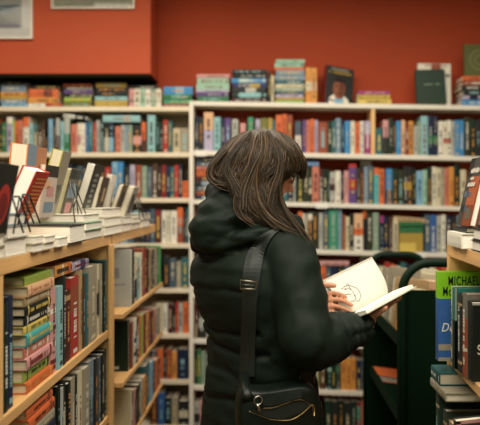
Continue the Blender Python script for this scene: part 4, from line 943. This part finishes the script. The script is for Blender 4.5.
# left hand: fingers laid on the foot of the left page, pointing away from the body
LF = [((320, 295.5), (328.5, 293.6), (336.5, 294.6), (344, 297.2)), ((320, 302), (330, 299.8), (341, 301.6), (350.2, 305.4)), ((320, 308), (331, 306.4), (341, 309.2), (350, 312.4)), ((320.5, 313.5), (330.5, 313), (338.5, 316), (345.6, 319.4))]
for k, row in enumerate(LF):
    pts = [on_page(*q, off=[.024, .0135, .0125, .0068][i]) for i, q in enumerate(row)]
    finger(body, pts, .0078 - .0006 * (k == 3), .0064 - .0008 * (k == 3))
kn = [on_page(*row[0], off=.024) for row in LF]; palm = (kn[0] + kn[3]) / 2
wrL = palm + Vector((-.085, .01, -.012))
for q in kn: body.tube([lerp(wrL, q, .05), lerp(wrL, q, .5), q], [.018, .015, .0105], 12)
body.tube([wrL, lerp(wrL, kn[2], .6), kn[2] + (kn[1] - kn[2]) * .5], [.022, .024, .014], 14)
finger(body, [lerp(wrL, kn[0], .25) + Vector((0, .0, .012)), kn[0] + Vector((-.02, .012, .022)), kn[0] + Vector((.008, .014, .026)), kn[0] + Vector((.03, .018, .024))], .0125, .0075)
elL = Vector((.0, 2.205, 1.12))
body.tube([elL, lerp(elL, wrL, .5), wrL], [.04, .034, .024], 16)
# right hand: palm up under the spine, fingers along the right board, thumb closing on its edge
bk = lambda u, v, off: BP0 + gdir * (BH * v) + rdir * (BW * u) - nr * off
pr = bk(.18, .42, .022); wrR = Vector((.29, 1.972, 1.168))
body.tube([wrR, lerp(wrR, pr, .5) , pr], [.024, .03, .026], 16)
for k, (v, u1) in enumerate([(.52, .66), (.62, .74), (.73, .72), (.84, .62)]):
    finger(body, [lerp(wrR, pr, .8), bk(.18, v, .019), bk(lerp(.18, u1, .5), v + .02, .013), bk(u1, v + .03, .0105)], .0098, .0076)
finger(body, [lerp(wrR, pr, .45) + Vector((.01, -.015, 0)), bk(.45, .22, .024), bk(.74, .3, .017), bk(.95, .36, .012)], .0125, .008)
pme = remesh(body, 'person', .0033, 2, M_SKIN)
person = link('person', pme)
tag(person, 'person in a hooded dark jacket reading an open book, back three-quarters to us', 'person')

# --- jacket: torso, sleeves, hood and collar grown into one skin
J = MB()
J.rings(torso_rings([(.70, 0, 0, .245, .165), (.78, 0, 0, .238, .163), (.87, 0, 0, .225, .158), (.97, 0, .0, .208, .150), (1.05, 0, 0, .198, .142), (1.12, 0, -.002, .20, .142), (1.20, 0, -.014, .208, .156), (1.29, -.004, -.030, .218, .170), (1.36, -.004, -.032, .212, .164), (1.42, 0, -.018, .17, .128), (1.46, 0, 0, .115, .09), (1.49, 0, .005, .085, .08)], 48))
p, r = smooth_path([(bodyp(.10, 0, 1.425), .06), (shR, .08), (lerp(shR, elR, .5) + Vector((.004, 0, 0)), .076), (elR, .072), (lerp(elR, wrR, .45), .064), (lerp(elR, wrR, .80), .055), (lerp(elR, wrR, 1.04), .042)], 8); J.tube(p, r, 28)
p, r = smooth_path([(bodyp(-.10, 0, 1.42), .06), (shL, .08), (lerp(shL, elL, .5) + bodyp(-.03, 0, 0) - C0, .078), (elL, .07), (lerp(elL, wrL, .5), .055), (lerp(elL, wrL, .93), .042)], 8); J.tube(p, r, 28)
# collar standing round the neck
col_pts = [bodyp(.0 + .088 * math.cos(a), .025 + .088 * math.sin(a), 1.475 + .022 * math.sin(a) * -1 + .0) for a in [2*PI*k/20 for k in range(20)]]
J.tube(col_pts, .03, 12, closed=True)
J.tube([q + Vector((0, 0, .03)) for q in col_pts], .02, 12, closed=True)
# the hood lying on the back: rolled rim, deep pouch, side folds
rim = [(X(288, 1.93), 1.93, Z(222, 1.93)), (X(268, 1.92), 1.92, Z(229, 1.92)), (X(246, 1.915), 1.915, Z(218, 1.915)), (X(229, 1.925), 1.925, Z(203, 1.925)), (X(219, 1.97), 1.97, Z(193.5, 1.97)), (X(218, 2.06), 2.06, Z(196, 2.06)), (X(232, 2.13), 2.13, Z(203, 2.13)), (X(252, 2.15), 2.15, Z(210, 2.15))]
p, r = smooth_path([(Vector(q), w_) for q, w_ in zip(rim, (.022, .03, .034, .036, .036, .036, .032, .026))], 6); J.tube(p, r, 18)
J.ball(P3(222, 212, 1.965), (.075, .08, .05)); J.ball(P3(217, 229, 1.955), (.083, .085, .062)); J.ball(P3(211, 241, 1.955), (.055, .07, .036))
J.ball(P3(240, 233, 1.955), (.085, .06, .045)); J.ball(P3(262, 237, 1.945), (.07, .05, .03))
J.ball(P3(197, 237, 2.0), (.024, .06, .05))
p, r = smooth_path([(P3(276, 231, 1.875), .012), (P3(252, 236, 1.868), .022), (P3(228, 245, 1.89), .022), (P3(206, 248, 1.92), .016)], 6); J.tube(p, r, 12)
p, r = smooth_path([(P3(240, 213, 1.885), .012), (P3(226, 219, 1.885), .02), (P3(211, 222, 1.90), .02), (P3(199, 231, 1.95), .014)], 6); J.tube(p, r, 12)
jme = remesh(J, 'jacket', .0075, 4, M_JACKET)
# folds and quilting puffs: push the skin along its normals
jme.update(); nrm = [v.normal.copy() for v in jme.vertices]
for v, n_ in zip(jme.vertices, nrm):
    q = v.co; d = 0
    rr, ff = (q - C0).dot(RT), (q - C0).dot(F)
    arm = min((q - lerp(shR, elR, t)).length for t in (.2, .4, .6, .8, 1.0)) < .13
    if q.z < 1.40 and not arm:
        for zc, a, w_ in ((1.285, -.007, .008), (1.165, -.010, .007), (1.115, -.010, .008), (1.03, -.006, .010), (.955, -.009, .008)):
            zc2 = zc + .012 * math.sin(rr * 14 + zc * 20) + .010 * noise.noise((rr * 9, zc * 7, 3)); d += a * math.exp(-((q.z - zc2) / w_) ** 2)
        d += .005 * noise.noise((rr * 7 + 5, ff * 7, q.z * 26)) + .0025 * noise.noise((rr * 16, ff * 16, q.z * 55))
    elif arm or q.z < 1.44:
        ax = (q - shR).dot((elR - shR).normalized())
        d += .006 * noise.noise((q.x * 9 + ax * 16, q.y * 9, q.z * 8 + 4)) + .0035 * noise.noise((q.x * 26, q.y * 20 + 9, q.z * 22)) * (1.6 if (q - elR).length < .14 else 1)
    else:
        d += .010 * noise.noise((q.x * 13, q.y * 13, q.z * 28 + 2)) + .004 * noise.noise((q.x * 34, q.y * 34, q.z * 50))
    # cuff gathers
    if (q - wrR).length < .17: d += .006 * math.sin((q - wrR).dot((wrR - elR).normalized()) * 190 + 3 * noise.noise(q * 20))
    v.co = q + n_ * d
jme.update()
jacket = link('jacket', jme, None, person); jacket['label'] = 'dark green-black hooded padded jacket'
BV = BVHTree.FromPolygons([v.co.copy() for v in jme.vertices], [tuple(p_.vertices) for p_ in jme.polygons])
def on_jacket(px, py, off=.002):
    o_ = Vector((0, 0, EYE)); dr = (P3(px, py, 2) - o_).normalized(); h = BV.ray_cast(o_, dr)
    if h[0] is None: return P3(px, py, 1.9), Vector((0, -1, 0))
    return h[0] + h[1] * off, h[1]
# trousers and boots (below the frame, but she stands on the floor)
tr = MB()
tr.rings(torso_rings([(.66, 0, 0, .16, .12), (.74, 0, 0, .185, .13), (.9, 0, 0, .175, .12), (.98, 0, 0, .15, .11)], 32))
for s in (-1, 1):
    p, r = smooth_path([(bodyp(.085*s, 0, .84), .098), (bodyp(.092*s, .01, .62), .086), (bodyp(.092*s, .01, .46), .07), (bodyp(.09*s, -.005, .25), .064), (bodyp(.09*s, -.01, .09), .06)]); tr.tube(p, r, 18)
link('trousers', remesh(tr, 'trousers', .009, 3, M_TROUSER), None, person)
for s in (-1, 1):
    bt_ = MB(); p, r = smooth_path([(bodyp(.09*s, -.015, .16), .05), (bodyp(.09*s, -.02, .08), .048), (bodyp(.092*s, .0, .045), .044), (bodyp(.1*s, .08, .042), .044), (bodyp(.106*s, .17, .035), .034)]); bt_.tube(p, r, 16)
    bt_.tube([bodyp(.09*s, -.055, .014), bodyp(.098*s, .06, .014), bodyp(.106*s, .185, .014)], [.034, .042, .034], 14, flat=UP)
    bme = remesh(bt_, 'boot', .006, 2, M_BOOT); zmin = min(v.co.z for v in bme.vertices)
    for v in bme.vertices: v.co.z = max(v.co.z, 0.0)
    link('boot', bme, None, person)
for s in (-1, 1):
    eb = MB(); eb.ball((0, 0, 0), (.0118,)*3, seg=16, rng=10); e_ = build(eb, 'eye', M_EYE, person, Matrix.Translation(hp(.062, .032*s, .001)), smooth=True)
    ib = MB(); ib.ball((0, 0, 0), (.0052,)*3, seg=12, rng=8); build(ib, 'iris', M_INK, e_, Matrix.Translation(hf2 * .0082), smooth=True)

# --- hair: a shaped mass with hundreds of locks flowing over it
HR = [(129.5, 256, 270, 2.012, .012), (132, 245, 280, 2.012, .045), (137, 234.5, 289, 2.012, .073), (145, 225, 297, 2.012, .096), (155, 217, 301.5, 2.01, .108), (165, 211, 303.5, 2.01, .112), (172, 208.5, 299, 2.008, .112), (177, 209, 287, 2.0, .11), (184, 214, 281.5, 1.992, .104),
      (191, 226, 280.5, 1.972, .094), (199, 231, 280, 1.956, .082), (207, 233.5, 282, 1.940, .07), (215, 241, 287.5, 1.922, .054), (223, 255, 294, 1.905, .040), (230, 269, 300.5, 1.892, .028), (237, 287, 305.5, 1.882, .014)]
def hr_at(t):
    t = max(0, min(t, len(HR) - 1.0001)); i = int(t); k = t - i
    a = [lerp(p_, q_, k) for p_, q_ in zip(HR[i], HR[min(i+1, len(HR)-1)])]
    return a
def hair_pt(t, ph, sc=1.0):
    y, l, r_, d, ry = hr_at(t); xc, hw = (X(l, d) + X(r_, d)) / 2, (X(r_, d) - X(l, d)) / 2
    return Vector((xc + hw * sc * math.cos(ph), d + ry * sc * math.sin(ph), Z(y, d)))
hm = MB(); hcols = ['2a1f12', '322616', '3c2e1c', '483722', '54412a', '22190e', '382a1a', '604a32']
hm.rings([[hair_pt(t * (len(HR) - 1) / 60, 2*PI*k/40, .965) for k in range(40)] for t in range(61)], lin('2a1e12'))
rh = random.Random(3)
for n in range(1500):
    ph = rh.uniform(PI * .93, PI * 2.1) if n < 1150 else rh.uniform(0, PI)
    t0 = rh.uniform(.2, 2.2) if rh.random() < .6 else rh.uniform(1.5, 8); t1 = t0 + rh.uniform(4, 9); t1 = min(t1, len(HR) - 1.02)
    ph2 = ph + rh.gauss(.10, .27); sc = rh.uniform(.94, 1.045); w0 = rh.uniform(.0007, .0019); fl = rh.uniform(-.02, .06); f1, f2 = rh.uniform(2, 6), rh.uniform(0, 6)
    pts = []; rad = []
    K = 11
    for k in range(K):
        u = k / (K - 1); t = lerp(t0, t1, u)
        pts.append(hair_pt(t, lerp(ph, ph2, u) + rh.uniform(.03, .09) * math.sin(f1 * u + f2), sc + fl * u * u)); rad.append(w0 * (1 - .75 * abs(2*u - .8) ** 2) if u > .1 else w0 * .6)
    rad = [max(.0004, q) for q in rad]
    c = lin(rh.choice(hcols)); hm.tube(pts, rad, 4, c, cap=False)
# fringe and side locks past the temple, kinks curling out at the nape
def lock(pts, n, spread, w0, cs):
    for k in range(n):
        off = Vector((rh.gauss(0, spread), rh.gauss(0, spread * 1.4), rh.gauss(0, spread)))
        q = [(Vector(p_) + off * (.3 + .7 * i / (len(pts) - 1)) + Vector((rh.gauss(0, .0012), 0, rh.gauss(0, .0012))), w0 * (1 if i < len(pts) - 1 else .3)) for i, p_ in enumerate(pts)]
        p_, r_ = smooth_path(q, 5); hm.tube(p_, r_, 4, lin(rh.choice(cs)), cap=False)
lock([P3(276, 137, 1.96), P3(293, 148, 1.955), P3(301.5, 160, 1.965), P3(303, 169, 1.985), P3(300, 178, 2.01)], 46, .0065, .0013, hcols)
lock([P3(276, 140, 1.93), P3(289, 152, 1.925), P3(294, 162, 1.93), P3(292, 170, 1.94), P3(287, 177, 1.955)], 46, .007, .0013, hcols)
lock([P3(282, 140, 2.03), P3(299, 152, 2.04), P3(305, 164, 2.04), P3(303, 178, 2.03)], 24, .006, .0012, hcols)
lock([P3(226, 150, 1.93), P3(213, 163, 1.92), P3(210, 175, 1.915), P3(217, 183, 1.91), P3(229, 185, 1.905)], 40, .007, .0014, hcols)
lock([P3(277, 168, 1.91), P3(279, 183, 1.905), P3(281, 198, 1.905), P3(287, 213, 1.895), P3(299, 229, 1.885), P3(306, 239, 1.885)], 40, .007, .0013, hcols + ['5e4c34', '5c4d36'])
lock([P3(248, 165, 1.90), P3(240, 185, 1.895), P3(236, 200, 1.885), P3(240, 214, 1.878), P3(250, 221, 1.872)], 40, .008, .0013, hcols)
lock([P3(258, 165, 1.89), P3(256, 190, 1.885), P3(262, 210, 1.875), P3(276, 225, 1.868), P3(296, 236, 1.872)], 50, .009, .0013, hcols + ['54442e'])
lock([hp(.02, .075, .06), hp(.015, .09, .0), hp(.0, .092, -.06), hp(-.01, .09, -.12) + Vector((0, 0, -.02)), hp(-.0, .085, -.17) + Vector((0, 0, -.03))], 150, .010, .0016, hcols)
lock([hp(-.04, .07, .06), hp(-.05, .085, .0), hp(-.05, .088, -.06), hp(-.05, .085, -.12), hp(-.04, .08, -.16)], 120, .010, .0016, hcols)
lock([P3(250, 134, 1.95), P3(236, 150, 1.92), P3(226, 168, 1.905), P3(232, 184, 1.895), P3(238, 196, 1.885)], 60, .010, .0013, hcols + ['54442e'])
lock([P3(262, 132, 1.95), P3(262, 152, 1.905), P3(254, 172, 1.895), P3(247, 192, 1.885), P3(246, 210, 1.87)], 60, .012, .0013, hcols + ['54442e'])
lock([P3(268, 132, 1.95), P3(278, 152, 1.91), P3(280, 170, 1.90), P3(274, 188, 1.893), P3(270, 206, 1.88)], 50, .010, .0012, hcols)
hair = build(hm, 'hair', M_HAIRC, person, smooth=True); hair['label'] = 'tousled shoulder-length brown hair'

# --- glasses
gl = empty('eyeglasses', hp(.09, 0, 0), 'thin metal-framed eyeglasses worn by the reader', 'glasses')
gb = gl.location.copy()
mb = MB()
for s in (-1, 1):
    ring = [hp(.093 - .30 * (.031 + .021*math.cos(a)*s) * .5, .031*s + .021*math.cos(a), -.004 + .016*math.sin(a)) - gb for a in [2*PI*k/24 for k in range(24)]]
    mb.tube(ring, .0013, 6, closed=True)
mb.tube([hp(.0915, -.010, .0) - gb, hp(.098, 0, .002) - gb, hp(.0915, .010, .0) - gb], .0012, 6)
build(mb, 'rims', M_STEEL, gl, smooth=True)
for s in (-1, 1):
    mb = MB(); mb.tube([hp(.0855, s*.052, .002) - gb, hp(.074, s*.074, .004) - gb, hp(.03, s*.082, .003) - gb, hp(-.01, s*.083, .002) - gb, hp(-.028, s*.083, -.02) - gb], .0014, 6); build(mb, 'temple_arm', M_STEEL, gl, smooth=True)
    mb = MB(); ring = [hp(.0925 - .30 * (.031 + .020*math.cos(a)*s) * .5, .031*s + .020*math.cos(a), -.004 + .0152*math.sin(a)) - gb for a in [2*PI*k/20 for k in range(20)]]; mb.face(ring); build(mb, 'lens', M_LENS, gl)

# --- shoulder bag
bag_c = Vector((X(281, 1.83), 1.83, 0))
bg_ = empty('shoulder_bag', (bag_c.x, bag_c.y, .7), 'black leather shoulder bag with a brass zip, hanging at the hip of the reader', 'bag')
borg = bg_.location.copy()
byaw = math.radians(14); bu = Vector((math.cos(byaw), math.sin(byaw), 0)); bn = Vector((math.sin(byaw), -math.cos(byaw), 0))   # across the bag, out of its face
YBAG = 1.775
def bag_face(px, py, off=0):
    """the point of the bag's outer face seen at this spot"""
    o_ = Vector((0, 0, EYE)); dr = P3(px, py, 2) - o_; p0 = Vector((X(281, YBAG), YBAG, .95)); t = (p0 - o_).dot(bn) / dr.dot(bn); return o_ + dr * t + bn * off
outl = [(239, 402), (243, 392), (252, 389), (262, 391), (276, 390), (294, 386), (306, 384), (315, 386), (321, 396), (323, 420), (321, 446), (312, 458), (280, 462), (250, 458), (240, 444), (238, 420)]
rs = []
cen = bag_face(281, 424)
for k, (dep, s_) in enumerate([(-.082, .90), (-.074, .97), (-.05, 1.0), (-.02, 1.0), (-.006, .97), (.004, .9), (.009, .6), (.011, .25)]):
    r = []
    for q in outl:
        p_ = bag_face(*q); r.append(cen + (p_ - cen) * s_ + bn * dep - borg)
    rs.append(r)
mb = MB(); mb.rings(rs); o = build(mb, 'bag_body', M_LEATHER, bg_, smooth=True)
s_ = o.modifiers.new('s', 'SUBSURF'); s_.levels = 2; s_.render_levels = 2
def zipline(pts, r=.001, off=.0145):
    p_, q_ = smooth_path([(bag_face(*a, off=off) - borg, r) for a in pts], 6); m_ = MB(); m_.tube(p_, q_, 6); return m_
build(zipline([(262, 406.5), (272, 406), (284, 402), (294, 398.6), (301, 398.6), (309, 403.6)]), 'zip_edge', M_BRASS, bg_, smooth=True)
build(zipline([(248, 409.6), (258, 413.6), (268, 417.4), (280, 418.8), (291, 417.6), (301, 411.6), (309, 404)]), 'zip_edge', M_BRASS, bg_, smooth=True)
zp = MB(); zp.tube([bag_face(*q, off=.017) - borg for q in ((309.4, 403), (312.4, 404), (312.6, 413.6), (311.4, 413.6), (311, 405))], .0017, 6, closed=True); build(zp, 'zip_pull', M_BRASS, bg_, smooth=True)
pk = MB(); pk.face([bag_face(*q, off=.0122) - borg for q in ((250, 409), (262, 407), (284, 403), (299, 399.5), (308, 404), (300, 411), (281, 418), (266, 416))]); build(pk, 'pocket_opening', M_STRAP, bg_)['label'] = 'dark open zip pocket'
fl_ = MB()
fa = [(258, 393.5), (272, 392), (288, 389.5), (300, 388)]; fb_ = [(262, 404), (274, 403.4), (286, 399.4), (299, 395.4)]
fr = []
for row, of in ((fa, .012), (fb_, .0185), (fb_, .014), (fa, .008)): fr.append([bag_face(*q, off=of) - borg for q in row])
for i in range(4):
    for k in range(3): fl_.face([fr[i][k], fr[i][k+1], fr[(i+1) % 4][k+1], fr[(i+1) % 4][k]])
build(fl_, 'pocket_flap', M_LEATHER, bg_, smooth=False)
# strap: from the shoulder down the back to the bag, lying on the jacket
def strap(path, w_px, name, m, off=.004, thick=.003):
    mb_ = MB(); rows = []
    n = len(path)
    for i, (px, py) in enumerate(path):
        w_ = w_px[i] if isinstance(w_px, (list, tuple)) else w_px
        row = []
        for s in (-1, -.33, .33, 1):
            p_, nn = on_jacket(px + s * w_/2, py, off); row.append(p_)
        rows.append(row)
    # even out: the webbing bridges the folds
    for _ in range(3):
        rows = [rows[0]] + [[(rows[i-1][k] + rows[i][k] * 2 + rows[i+1][k]) / 4 + Vector((0, -.0003, 0)) for k in range(4)] for i in range(1, n-1)] + [rows[-1]]
    out = [[q + Vector((0, -thick, 0)) for q in r] for r in rows]
    for i in range(n - 1):
        for k in range(3): mb_.face([(out[i][k] - borg), (out[i][k+1] - borg), (out[i+1][k+1] - borg), (out[i+1][k] - borg)])
        mb_.face([rows[i][0] - borg, out[i][0] - borg, out[i+1][0] - borg, rows[i+1][0] - borg]); mb_.face([out[i][3] - borg, rows[i][3] - borg, rows[i+1][3] - borg, out[i+1][3] - borg])
    return build(mb_, name, m, bg_), rows
def interp(pts, n):
    out = []
    for (a, b_), (c_, d_) in zip(pts, pts[1:]):
        for k in range(n): out.append((lerp(a, c_, k/n), lerp(b_, d_, k/n)))
    return out + [pts[-1]]
sp = interp([(279, 229), (270, 233), (262, 241), (256, 253), (252.5, 268), (250.5, 284), (249.6, 310), (248.4, 345), (247.6, 376)], 4)
so, srows = strap(sp, [10 + 7 * min(1, i / 10) if i < 22 else 14.5 for i in range(len(sp))], 'strap', M_STRAP)
mb = MB(); q = [on_jacket(*p_, off=.006)[0] + Vector((0, -.010, 0)) for p_ in ((241.6, 279.6), (256.8, 281.4), (256.2, 288.8), (241.4, 287.4))]
yq = min(v.y for v in q); q = [Vector((v.x * yq / v.y, yq, EYE + (v.z - EYE) * yq / v.y)) - borg for v in q]; mb.tube(q, .0021, 8, closed=True); mb.tube([(q[0] + q[3]) / 2, (q[1] + q[2]) / 2], .0007, 6); build(mb, 'strap_buckle', M_STEEL, bg_, smooth=True)
mb = MB(); a_ = bag_face(247, 398, off=.006); top = srows[-1][1]
mb.tube([top - borg + Vector((0, -.004, 0)), lerp(top, a_, .5) - borg + Vector((0, -.012, 0)), a_ - borg], [.016, .015, .017], 10, flat=Vector((0, 1, 0))); build(mb, 'strap_end', M_LEATHER, bg_, smooth=True)
mb = MB(); rc = bag_face(256.5, 398.5, off=.018); mb.tube([rc - borg + bu * (.011*math.cos(a)) + UP * (.011*math.sin(a)) for a in [2*PI*k/16 for k in range(16)]], .0017, 6, closed=True); build(mb, 'ring', M_STEEL, bg_, smooth=True)
mb = MB(); mb.tube([bag_face(*p_, off=.02) - borg for p_ in ((255, 402), (257.4, 405), (257, 410))], [.003, .004, .0028], 8); build(mb, 'clasp', M_STEEL, bg_, smooth=True)
for xx in (299, 312.6):
    mb = MB(); p0 = on_jacket(xx, 376.5, .004)[0]; p1 = on_jacket(xx + .6, 383.5, .004)[0]; mb.tube([p0 - borg, p1 - borg], .0014, 6); build(mb, 'loop_edge', M_BRASS, bg_, smooth=True)
lp = interp([(305.6, 371), (306, 386.5)], 6)
strap(lp, 12.6, 'strap_loop', M_STRAP, off=.003)

# ------------------------------------------------------------------ camera and light
cam = bpy.data.cameras.new('camera'); co = bpy.data.objects.new('camera', cam); C.objects.link(co)
co.location = (0, 0, EYE); co.rotation_euler = (PI/2, 0, 0)
cam.sensor_width = 36; cam.lens = FPX / 480 * 36; cam.clip_start = .05
cam.shift_x = -(VX - 240) / 480; cam.shift_y = -(212.5 - VY) / 480
cam.dof.use_dof = True; cam.dof.focus_distance = 1.97; cam.dof.aperture_fstop = 2.4
bpy.context.scene.camera = co
def area(name, loc, sx, sy, power, color, rot=(0, 0, 0)):
    l = bpy.data.lights.new(name, 'AREA'); l.shape = 'RECTANGLE'; l.size = sx; l.size_y = sy; l.energy = power; l.color = color
    o = bpy.data.objects.new(name, l); C.objects.link(o); o.location = loc; o.rotation_euler = rot; return o
WARM = (1, .925, .79)
area('ceiling_panel_near', (.1, .7, 2.96), 2.6, 1.2, 105, WARM)
area('ceiling_panel_far', (-.3, 2.9, 2.96), 3.4, .6, 70, WARM)
w = bpy.data.worlds.new('room_light'); bpy.context.scene.world = w; w.use_nodes = True
bg = w.node_tree.nodes['Background']; bg.inputs[0].default_value = (.66, .84, .62, 1); bg.inputs[1].default_value = .38
sc = bpy.context.scene
sc.view_settings.view_transform = 'Standard'; sc.view_settings.look = 'None'; sc.view_settings.exposure = 0
sc.cycles.max_bounces = 8
